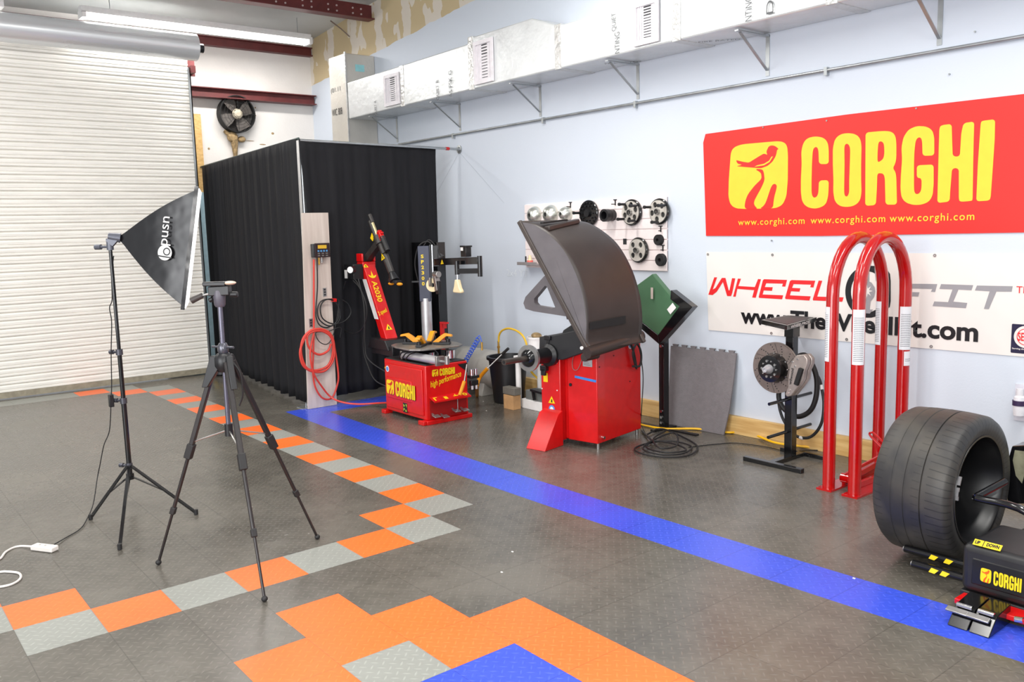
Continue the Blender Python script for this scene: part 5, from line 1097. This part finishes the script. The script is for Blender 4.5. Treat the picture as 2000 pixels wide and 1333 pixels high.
def wrap_label(x, y, z0, z1, a0, a1):
    bm = bmesh.new(); R_ = .0385; n = 8
    A = [bm.verts.new((x + R_ * math.cos(a0 + (a1 - a0) * i / n), y + R_ * math.sin(a0 + (a1 - a0) * i / n), z0)) for i in range(n + 1)]
    B = [bm.verts.new((x + R_ * math.cos(a0 + (a1 - a0) * i / n), y + R_ * math.sin(a0 + (a1 - a0) * i / n), z1)) for i in range(n + 1)]
    for i in range(n): bm.faces.new((A[i], A[i + 1], B[i + 1], B[i]))
    me = bpy.data.meshes.new('warning_label'); bm.to_mesh(me); bm.free(); o = place_mesh('warning_label', me, lblm, cg); o['label'] = 'white printed warning label'; am = (a0 + a1) / 2
    lines = []
    k = z1 - .05
    while k > z0 + .02: lines.append(k); k -= .011
    m = MB()
    for k in lines:
        for i in range(1, n - 1):
            p = [V((x + (R_ + .0005) * math.cos(a0 + (a1 - a0) * t / n), y + (R_ + .0005) * math.sin(a0 + (a1 - a0) * t / n), k)) for t in (i, i + .9)]
            m.quad(p[0], p[1], p[1] + V((0, 0, .003)), p[0] + V((0, 0, .003)))
    m.build('print_lines', ink, o, smooth=False)
d2 = math.radians
wrap_label(1.58, 2.085, .80, 1.13, d2(-170), d2(-80)); wrap_label(1.755, 2.075, .80, 1.125, d2(-115), d2(0)); wrap_label(1.58, 2.67, .84, 1.12, d2(-170), d2(-70)); wrap_label(1.755, 2.62, .83, 1.10, d2(-110), d2(10)); wrap_label(1.755, 2.62, .73, .82, d2(-60), d2(20)); wrap_label(1.58, 2.085, .68, .79, d2(-170), d2(-130))

# ================================================================ WHEEL ON THE LIFT
def tread_mat():
    m = bpy.data.materials.new('tyre_rubber'); m.use_nodes = True; nt = m.node_tree; N = nt.nodes; L = nt.links; b = N['Principled BSDF']
    def mt(op, a, bb=0.0):
        n = N.new('ShaderNodeMath'); n.operation = op
        for i, v in enumerate((a, bb)):
            if isinstance(v, (int, float)): n.inputs[i].default_value = v
            else: L.new(v, n.inputs[i])
        return n.outputs[0]
    tc_ = N.new('ShaderNodeTexCoord'); sp = N.new('ShaderNodeSeparateXYZ'); L.new(tc_.outputs['Object'], sp.inputs[0])
    ang = mt('MULTIPLY', mt('ARCTAN2', sp.outputs[1], sp.outputs[2]), 62 / (2 * math.pi)); fr_ = mt('FRACT', mt('ADD', mt('ADD', ang, 100.0), mt('MULTIPLY', sp.outputs[0], 3.0)))
    right = mt('GREATER_THAN', sp.outputs[0], .085); mid_ = mt('MULTIPLY', mt('GREATER_THAN', sp.outputs[0], .02), mt('LESS_THAN', sp.outputs[0], .055)); left = mt('LESS_THAN', sp.outputs[0], -.12)
    line = mt('MULTIPLY', mt('LESS_THAN', fr_, .13), mt('MAXIMUM', right, mt('MAXIMUM', mt('MULTIPLY', mid_, .5), mt('MULTIPLY', left, .6))))
    nz = N.new('ShaderNodeTexNoise'); nz.inputs['Scale'].default_value = 6; nz.inputs['Detail'].default_value = 6; L.new(tc_.outputs['Object'], nz.inputs['Vector'])
    bp = N.new('ShaderNodeBump'); bp.inputs['Strength'].default_value = .8; bp.inputs['Distance'].default_value = .003; L.new(mt('SUBTRACT', mt('MULTIPLY', nz.outputs[0], .4), line), bp.inputs['Height']); L.new(bp.outputs[0], b.inputs['Normal'])
    mx = N.new('ShaderNodeMix'); mx.data_type = 'RGBA'; mx.inputs[6].default_value = (*lin((40, 39, 40)), 1); mx.inputs[7].default_value = (*lin((66, 62, 56)), 1); mr = N.new('ShaderNodeMapRange'); mr.inputs[1].default_value = .38; mr.inputs[2].default_value = .68; L.new(nz.outputs[0], mr.inputs[0]); L.new(mr.outputs[0], mx.inputs[0])
    m2 = N.new('ShaderNodeMix'); m2.data_type = 'RGBA'; L.new(mt('MULTIPLY', line, .7), m2.inputs[0]); L.new(mx.outputs[2], m2.inputs[6]); m2.inputs[7].default_value = (*lin((16, 16, 17)), 1); L.new(m2.outputs[2], b.inputs['Base Color'])
    b.inputs['Roughness'].default_value = .5; return m
TC = V((2.528, 1.5, .372)); TR_ = .357
whl = thing('wheel', TC, 'wide worn black racing tire on a black rim, standing on the lift arms', 'wheel')
hw = .178
prof = [(.262, hw - .006), (.285, hw), (.315, hw + .004), (.338, hw - .006), (.350, hw - .024), (TR_ - .002, .10), (TR_, .066), (TR_ - .006, .064), (TR_ - .006, .060), (TR_, .058), (TR_ + .001, .0), (TR_, -.01), (TR_ - .003, -.012), (TR_ - .003, -.016), (TR_, -.018), (TR_ - .001, -.07), (TR_ - .004, -.072), (TR_ - .004, -.076), (TR_ - .002, -.078), (.350, -hw + .03), (.336, -hw + .008), (.31, -hw), (.262, -hw + .006)]
MB().lathe(prof, TC, (1, 0, 0), n=96).build('tire', tread_mat(), whl) if False else None
m = MB(); m.lathe(prof, TC, (1, 0, 0), n=96, close=True); m.build('tire', tread_mat(), whl)
rim = [(.266, hw - .012), (.262, hw - .002), (.252, hw - .004), (.250, hw - .03), (.236, hw - .05), (.232, .0), (.224, -.06), (.236, -hw + .03), (.262, -hw + .004), (.266, -hw + .012)]
MB().lathe(rim + [(.256, -.05), (.256, .05)], TC, (1, 0, 0), n=80, close=True).build('rim_barrel', M('rim_gloss_black', (16, 16, 18), .36), whl)
m = MB()
for k in range(10):
    a = 2 * math.pi * k / 10; u = V((0, math.cos(a), math.sin(a))); m.bar(TC + V((-.10, 0, 0)) + u * .05, TC + V((-.135, 0, 0)) + u * .235, .03, .03, up=(1, 0, 0))
m.cyl(TC + V((-.13, 0, 0)), TC + V((-.07, 0, 0)), .075, n=32); m.build('spokes', mblk, whl)
m = MB()
for a in (-2.75, -2.95, -3.02):
    u = V((0, math.cos(a), -math.sin(a) * 1)); t_ = V((0, -u.z, u.y)); m.bar(TC + V((hw - .0, 0, 0)) + u * .252 - t_ * .02, TC + V((hw - .0, 0, 0)) + u * .252 + t_ * .02, .018, .008, up=u)
m.build('balance_weights', M('weight_grey', (150, 148, 150), .4, metal=.4), whl)

wl_ = thing('wheel_lift', (3.2, 1.3, 0), 'low black wheel lift with yellow CORGHI sign, foot pedals and lifting arms under the tire', 'wheel lift')
LX = 2.822; LY = 1.05
lift_blk = M('lift_black', (30, 30, 32), .42, noise=.1)
MB().bb((LX, LY, .058), (3.75, 1.42, .268)).build('cover', lift_blk, wl_, bev=.03, seg=4)
MB().bb((LX + .045, LY - .003, .10), (3.6, LY + .01, .215)).build('sign_recess', M('lift_black_gloss', (24, 24, 27), .3), wl_, bev=.006)
P = on('y', LY, 1915, 1137); Q = on('y', LY, 1996, 1150); wordmark(frameM((P.x, LY - .0035, .122), (1, 0, 0), (0, 0, 1)), .062, wl_, yellow, M('orange_red', (230, 90, 20), .4), sx=(Q.x - P.x) / (.062 * MARK_W))
ub = shape('up_down_label', [[(0, 0), (.11, 0), (.11, .03), (0, .03)]], frameM((LX + .04, LY + .012, .2655), (1, 0, 0), (0, .80, .6)), yellow, wl_, lift=.004)
Mu = frameM((LX + .04, LY + .012, .2655), (1, 0, 0), (0, .8, .6))
text('lettering', 'UP', Mu @ Matrix.Translation((.006, .006, .005)), blk, ub, w=.02, h=.018, bold=.05); text('lettering', 'DOWN', Mu @ Matrix.Translation((.052, .006, .005)), blk, ub, w=.05, h=.018, bold=.05); shape('bar', [[(.038, 0), (.041, 0), (.041, .03), (.038, .03)]], Mu, blk, ub, t=.0006, lift=.0055)
MB().bb((LX + .02, 1.42, .02), (3.8, 2.0, .20)).build('rear_body', lift_blk, wl_, bev=.02)
MB().bb((LX + .0, 1.05, .0), (3.7, 1.95, .06)).build('base', lift_blk, wl_, bev=.006)
for (pa, pb, y_) in (((1768, 1072), (1872, 1100), 1.24), ((1783, 1101), (1872, 1127), 1.13)):
    a_ = on('y', y_, *pa); b_ = on('y', y_, *pb); a_.z = b_.z = max(.03, (a_.z + b_.z) / 2)
    ar = MB().cyl(a_, V((LX + .05, y_, a_.z)), .018, n=16).build('lift_arm', gblk, wl_); MB().cyl(a_ + V((-.006, 0, 0)), a_, .012).build('arm_tip', steel, ar)
    for f in (.42, .62):
        p = V((a_.x + (LX - a_.x) * f, y_, a_.z)); MB().prism([p + V((-.022, -.0195, -.01)), p + V((.004, -.0195, -.012)), p + V((.022, -.0195, .008)), p + V((-.01, -.0195, .012))], (0, .002, 0)).build('yellow_stripe', M('reflective_yellow', (255, 214, 40), .3), ar, smooth=False)
m = MB(); m.bb((2.36, 1.88, .02), (LX + .05, 1.93, .06)); m.build('rear_arm', gblk, wl_)
m = MB(); m.bb((2.84, .96, .03), (2.95, 1.05, .052)); m.bb((3.0, .96, .03), (3.12, 1.06, .052)); m.bb((LX + .12, 1.45, .268), (3.2, 1.6, .285)); m.bar((LX + .10, 1.5, .27), (LX + .2, 1.62, .31), .06, .02); m.build('red_bracket', red, wl_, bev=.003)
for sx3 in (2.95, 3.08): MB().cyl((sx3, .955, .045), (sx3 + .03, .955, .05), .012).build('chrome_pin', chrome, wl_)
m = MB()
for x0_ in (2.885, 2.968): m.prism([(x0_, .80, .002), (x0_, .87, .07), (x0_, 1.0, .085), (x0_, 1.0, .002)], (.078, 0, 0))
m.build('pedal_base', gblk, wl_, smooth=False, bev=.003)
for x0_ in (2.885, 2.968): MB().cyl((x0_ + .01, .862, .075), (x0_ + .07, .862, .075), .01, n=14).build('pedal_rod', chrome, wl_); MB().box((x0_ + .02, .84, .055), (.085, .028, .01), Matrix.Rotation(.4, 3, 'X')).build('pedal', steel, wl_, bev=.003)
pA, pB, pC = on('y', 1.42, 1963, 941), on('y', 1.25, 1905, 972), on('y', 1.22, 2010, 1004)
MB().tube([pA, pB.lerp(pA, .15), pB + V((.004, 0, 0)), pB.lerp(pC, .12), pC, V((3.2, 1.3, .2))], .0165, n=14, sm=5).build('handle_bar', gblk, wl_)
ap = [on('y', 1.85, *p) for p in ((1976, 872), (2012, 870), (2012, 985), (1968, 985), (1962, 935), (1968, 900))]
MB().prism(ap, (0, .12, 0)).build('clamp_arm', gblk, wl_, smooth=False, bev=.006)
ap2 = [on('y', 1.845, *p) for p in ((1982, 880), (2012, 884), (1996, 945), (1984, 930), (1978, 900))]
MB().prism(ap2, (0, .004, 0)).build('clamp_plate', M('olive_steel', (158, 156, 130), .35, metal=.5, noise=.2), wl_, smooth=False)
P = W(1997, 790); m = MB(); m.lathe([(0, 0), (.03, .0), (.035, .05), (.03, .11), (.02, .12), (.02, .16), (.0, .16)], (P.x, WY - .045, P.z - .06), (0, 0, 1), n=24)
tg = thing('wall_dispenser', (P.x, WY, P.z - .08), 'pale plastic fitting with dark purple band on the blue wall at the picture edge', 'dispenser'); m.build('body', M('pale_plastic', (226, 224, 228), .3), tg)
MB().cyl((P.x, WY - .045, P.z - .0), (P.x, WY - .045, P.z + .03), .038, n=24).build('band', M('dark_purple', (52, 36, 72), .4), tg); MB().bb((P.x - .04, WY - .012, P.z - .1), (P.x + .08, WY, P.z + .12)).build('back_plate', M('pale_plastic2', (206, 206, 216), .4), tg)

# ================================================================ SOFTBOX LIGHT
FX, FY = fl(258, 975).x, fl(258, 975).y
up_at = lambda px, py: (lambda d: CAM[2] + ((FX - CAM[0]) * d[0] + (FY - CAM[1]) * d[1]) / (d[0] ** 2 + d[1] ** 2) * d[2])(ray(px, py))
sf = thing('softbox_light', (FX, FY, 0), 'tall black light stand holding a black pyramid softbox with white lettering', 'softbox light')
h1, h2, h3, htop = up_at(251, 910), up_at(240, 783), up_at(234, 688), up_at(224, 482)
m = MB(); m.cyl((FX, FY, .14), (FX, FY, h2), .016, n=14); m.cyl((FX, FY, h2), (FX, FY, h3), .0135, n=14); m.cyl((FX, FY, h3), (FX, FY, htop), .011, n=14); m.build('pole', gblk, sf)
for hh_ in (h1 + .0, h2, h3): m = MB(); m.cyl((FX, FY, hh_ - .018), (FX, FY, hh_ + .018), .021, n=14); m.cyl((FX, FY, hh_), (FX - .04, FY - .03, hh_), .008); m.cyl((FX - .035, FY - .026, hh_), (FX - .055, FY - .041, hh_), .014); m.build('clamp_knob', M('knob_dark_chrome', (90, 90, 98), .25, metal=.6), sf)
for px, py in ((177, 1012), (234, 1070), (383, 1002)):
    ft = fl(px, py, .012); tp_ = V((FX, FY, h1)); dr = V((ft.x - FX, ft.y - FY, 0)).normalized() * .02
    lg = MB().bar(tp_ + dr, ft, .018, .010).build('leg', gblk, sf, smooth=False); MB().cyl(ft + V((0, 0, .02)), ft - V((0, 0, .010)), .012).build('foot_cap', rubber, lg)
    md = (tp_ + dr).lerp(ft, .55); MB().bar(V((FX, FY, .15)) + dr, md, .012, .006).build('brace', gblk, sf, smooth=False)
MB().cyl((FX, FY, .13), (FX, FY, .17), .024).build('lower_collar', gblk, sf)
apx = V((FX, FY, htop + .06)) + V((RT[0], RT[1], 0)) * .015; aright = V((.35, .937, 0)).normalized()
axd = (aright + V((0, 0, -.18))).normalized(); sd_ = V((aright.y, -aright.x, 0)).normalized(); upd = sd_.cross(axd).normalized()
if upd.z < 0: upd = -upd
m = MB(); m.cyl(V((FX, FY, htop - .02)), V((FX, FY, htop + .05)), .02); m.bar(V((FX, FY, htop + .02)), apx + axd * .02, .04, .05); m.cyl(V((FX, FY, htop)), V((FX - .06, FY - .05, htop)), .008); m.cyl(V((FX - .05, FY - .04, htop)), V((FX - .08, FY - .065, htop)), .016); m.cyl(apx - axd * .02, apx + axd * .05, .022, .03, n=20); m.build('lamp_head', M('head_grey', (96, 98, 108), .35, metal=.3), sf)
Wd, Hd, Dp = .50, .72, .47
bc = apx + axd * Dp
cor = {(a, b): bc + sd_ * (a * Wd / 2) + upd * (b * Hd / 2) for a in (-1, 1) for b in (-1, 1)}
nearS = 1 if (cor[(1, 1)] - V(CAM)).length < (cor[(-1, 1)] - V(CAM)).length else -1
sof = M('black_nylon', (17, 16, 19), .26, noise=.15, scale=6, bump=1.0, bscale=5, spec=.6)
bm = bmesh.new(); n_ = 12
def panel(c0, c1):
    rows = []
    for i in range(n_ + 1):
        t = i / n_; row = []
        for j in range(n_ + 1):
            s_ = j / n_; a = (apx + axd * .03) .lerp(c0, t); b = (apx + axd * .03).lerp(c1, t); p = a.lerp(b, s_)
            bow = math.sin(math.pi * t) * .032; ctr_ = apx + axd * (Dp * t); out = (p - ctr_); 
            if out.length > 1e-4: p = p + out.normalized() * bow * (1 - .55 * math.sin(math.pi * s_))
            row.append(bm.verts.new(p))
        rows.append(row)
    for a, b in zip(rows[:-1], rows[1:]):
        for j in range(n_): bm.faces.new((a[j], a[j + 1], b[j + 1], b[j]))
for a, b in (((-1, -1), (-1, 1)), ((-1, 1), (1, 1)), ((1, 1), (1, -1)), ((1, -1), (-1, -1))): panel(cor[a], cor[b])
me = bpy.data.meshes.new('softbox_cloth'); bm.to_mesh(me); bm.free(); me.polygons.foreach_set('use_smooth', [True] * len(me.polygons)); place_mesh('softbox_cloth', me, sof, sf)
m = MB(); dm = M('diffuser_white', (244, 244, 244), .6, emit=1.1); qd = [cor[(-1, -1)], cor[(1, -1)], cor[(1, 1)], cor[(-1, 1)]]
m.prism([bc + (p - bc) * 1.01 for p in qd], axd * .006); m.build('diffuser', dm, sf, smooth=False)
m = MB()
for i in range(4): m.bar(bc + (qd[i] - bc) * 1.012 - axd * .012, bc + (qd[(i + 1) % 4] - bc) * 1.012 - axd * .012, .02, .022, up=axd)
m.build('edge_binding', sof, sf, smooth=False)
# lettering on the side facing the viewer
sN = (cor[(nearS, 1)] - apx).cross(cor[(nearS, -1)] - apx).normalized()
if sN.dot(V(CAM) - apx) < 0: sN = -sN
mc = (cor[(nearS, 1)] + cor[(nearS, -1)]) / 2
vdir = (cor[(nearS, 1)] - cor[(nearS, -1)]).normalized(); udir = vdir.cross(sN).normalized()
if udir.dot(mc - apx) < 0: udir = -udir
def on_side(px, py, off=.03): return onpl(apx + sN * off, sN, px, py)
OFF_S = .026
pT, pBm = on_side(332, 424, OFF_S), on_side(327, 480, OFF_S)
Xd = (pT - pBm).normalized(); Yd = sN.cross(Xd)
text('lettering', 'pusn', frameM(pBm + (-Yd) * .02, Xd, Yd), white, sf, w=(pT - pBm).length, h=.062, bold=.0)
cL = on_side(322, 494, OFF_S); Ml = frameM(cL, Xd, Yd)
r_ = .046
lg_ = shape('logo_mark', [ell(0, 0, r_, r_)], Ml, white, sf, t=.0006)
shape('logo_cut', [ell(.008, -.012, r_ * .52, r_ * .52, 30), ell(.008, -.012, r_ * .36, r_ * .36, 30)], Ml, sof, lg_, t=.0005, lift=.0014)
shape('logo_cut', [[(-.030, -r_), (-.022, -r_), (-.018, r_), (-.026, r_)]], Ml, sof, lg_, t=.0005, lift=.0014)
# cable of the softbox
sc_ = lambda px, py, x_=FX - .02: onpl((FX, FY, 0), FW * V((1, 1, 0)), px, py)
m = MB(); cp = [onpl((FX, FY, 0), (FW[0], FW[1], 0), *p) for p in ((222, 500), (218, 540), (219, 585), (214, 602), (218, 630), (217, 690), (218, 750), (217, 780), (214, 840), (203, 870), (195, 910), (190, 935))]
cp += [fl(182, 985, .03), fl(168, 1018, .01), fl(155, 1035, .006), fl(130, 1050, .005), fl(106, 1064, .012)]
m.tube(cp, .0032, n=6); tag(m.build('softbox_cable', rubber, None), 'thin black cable with inline switch dropping from the softbox to the white plug', 'cord')
swo = [o for o in COL.objects if o.name == 'softbox_cable'][0]; P = onpl((FX, FY, 0), (FW[0], FW[1], 0), 217, 783); MB().bb(P + V((-.016, -.014, -.04)), P + V((.016, .014, .04))).build('inline_switch', blk, swo, bev=.004)
pa, pb_ = fl(66, 1068, .015), fl(108, 1073, .015); wht = M('off_white_plastic', (226, 220, 214), .4, noise=.03)
ps_ = thing('power_strip', (pa + pb_) / 2 - V((0, 0, .015)), 'small off white inline plug block lying on the grey tiles', 'power strip'); MB().bar(pa, pb_, .05, .028).build('body', wht, ps_, bev=.006)
m = MB()
for t_ in (.3, .55): p = pa.lerp(pb_, t_) + V((0, 0, .014)); m.box(p, (.014, .01, .002))
m.build('sockets', M('socket_grey', (170, 165, 160), .5), ps_)
m = MB(); m.tube([pa, fl(35, 1068, .006), fl(12, 1078, .006), fl(0, 1092, .006), fl(-25, 1105, .006), fl(-10, 1118, .006), fl(10, 1117, .006), fl(36, 1120, .006), fl(40, 1130, .006), fl(25, 1141, .006), fl(0, 1147, .006), fl(-40, 1150, .006)], .0058, n=8)
tag(m.build('extension_lead', wht, None), 'off white cord curling over the floor from the plug block', 'cord')

# ================================================================ CAMERA TRIPOD
F3 = [fl(310, 1104), fl(517, 1176), fl(620, 1054)]
# centre column from the photo: stands where its hub is seen, half way between the feet
cxy = (F3[0] + F3[1] + F3[2]) / 3
TXc, TYc = cxy.x - RT[0] * .047, cxy.y - RT[1] * .047
def tz_(px, py):
    d = ray(px, py); t = ((TXc - CAM[0]) * d[0] + (TYc - CAM[1]) * d[1]) / (d[0] ** 2 + d[1] ** 2); return CAM[2] + t * d[2]
zh, zc, zhead = tz_(455, 705), tz_(452, 690), tz_(436, 575)
tr = thing('camera_tripod', (TXc, TYc, 0), 'black camera tripod with pan handle standing beside the softbox stand', 'tripod')
trm = M('tripod_bronze_black', (44, 40, 40), .32, metal=.3, noise=.1)
m = MB(); m.lathe([(.0, -.05), (.03, -.05), (.045, -.02), (.045, .02), (.03, .04), (0, .04)], (TXc, TYc, zh), (0, 0, 1), n=24); m.build('hub', blk, tr)
MB().cyl((TXc, TYc, zh - .35), (TXc, TYc, zhead), .0115, n=16).build('centre_column', M('column_grey', (110, 108, 122), .28, metal=.7), tr)
m = MB(); m.lathe([(.022, 0), (.026, .01), (.026, .035), (.018, .05), (.0, .05)], (TXc, TYc, zh + .04), (0, 0, 1), n=20); m.cyl((TXc - .06, TYc - .03, zh + .07), (TXc + .06, TYc + .03, zh + .07), .006); m.build('column_lock', M('knob_dark_chrome', (90, 90, 98), .25), tr)
for f_ in F3:
    d = V((f_.x - TXc, f_.y - TYc, 0)); dn = d.normalized(); T0 = V((TXc, TYc, zh)) + dn * .045; ft = f_ + V((0, 0, .012)); L_ = T0
    lg = MB().bar(T0, T0.lerp(ft, .44), .026, .024).build('leg', trm, tr, smooth=False, bev=.004)
    MB().cyl(T0.lerp(ft, .42), T0.lerp(ft, .74), .0095, n=12).build('middle_tube', trm, lg); MB().cyl(T0.lerp(ft, .72), ft, .0072, n=12).build('lower_tube', trm, lg)
    MB().bar(T0.lerp(ft, .40), T0.lerp(ft, .47), .036, .036).build('leg_lock', rubber, lg, bev=.004); MB().bar(T0.lerp(ft, .715), T0.lerp(ft, .75), .026, .026).build('leg_lock', rubber, lg, bev=.004)
    MB().ball(f_ + V((0, 0, .014)), .015, n=8, sc=(1, 1, .9)).build('foot', rubber, lg)
    m = MB(); m.prism([T0 + V((0, 0, .03)) + dn * -.02, T0 + V((0, 0, .03)) + dn * .01, T0.lerp(ft, .12) + dn * .02, T0.lerp(ft, .12) - dn * .01, T0 - dn * .03 - V((0, 0, .03))], V((-dn.y, dn.x, 0)) * .03); m.build('shoulder', blk, lg, bev=.003)
    MB().cyl(V((TXc, TYc, zh - .34)), T0.lerp(ft, .39), .004, n=8).build('spreader', steel, tr)
MB().cyl((TXc, TYc, zh - .37), (TXc, TYc, zh - .31), .02, n=14).build('spreader_collar', blk, tr)
hh_ = V((TXc, TYc, zhead)); rr_ = V(RT); 
MB().lathe([(.02, -.06), (.026, -.05), (.03, .0), (.026, .02), (0, .02)], hh_, (0, 0, 1), n=20).build('pan_base', M('head_grey2', (84, 80, 90), .4), tr)
m = MB(); m.bar(hh_ + V((0, 0, .015)) - rr_ * .045, hh_ + V((0, 0, .02)) + rr_ * .055, .05, .045); m.bar(hh_ + V((0, 0, .05)) - rr_ * .07, hh_ + V((0, 0, .052)) + rr_ * .04, .05, .02); m.cyl(hh_ + rr_ * .05, hh_ + rr_ * .09, .014); m.cyl(hh_ - rr_ * .03 - V((0, 0, .02)), hh_ - rr_ * .05 - V((0, 0, .03)), .012); m.build('tilt_head', blk, tr, bev=.004)
m = MB(); m.cyl(hh_ - rr_ * .02 + V((0, 0, .01)), hh_ - rr_ * .1 - V((0, 0, .01)), .005); m.build('handle_rod', steel, tr)
MB().cyl(hh_ - rr_ * .08 - V((0, 0, .005)), hh_ - rr_ * .135 - V((0, 0, .03)), .013, .016, n=14).build('pan_handle', M('handle_rubber', (60, 54, 52), .5), tr)
m = MB(); m.ball(hh_ + rr_ * .055 + V((0, 0, .055)), .025, n=8, sc=(1.2, 1.2, .4)); m.build('quick_release_knob', M('pale_knob', (214, 188, 166), .4), tr)
m = MB(); m.tube([V((TXc, TYc, zh)) + rr_ * .04, V((TXc, TYc, zh)) + rr_ * .075 - V((0, 0, .06)), V((TXc, TYc, zh)) + rr_ * .08 - V((0, 0, .16)), V((TXc, TYc, zh)) + rr_ * .06 - V((0, 0, .22))], .005, n=8); m.build('carry_strap', rubber, tr)
# small litter on the floor
m = MB()
for px, py in ((944, 785), (950, 803), (1001, 1079), (980, 1119), (1668, 1131)): P = fl(px, py); m.box((P.x, P.y, .002), (.012, .007, .003))
tag(m.build('paper_scraps', paper, base=(0, 0, 0)), 'tiny pale paper scraps scattered on the dark tiles', 'litter', kind='stuff')
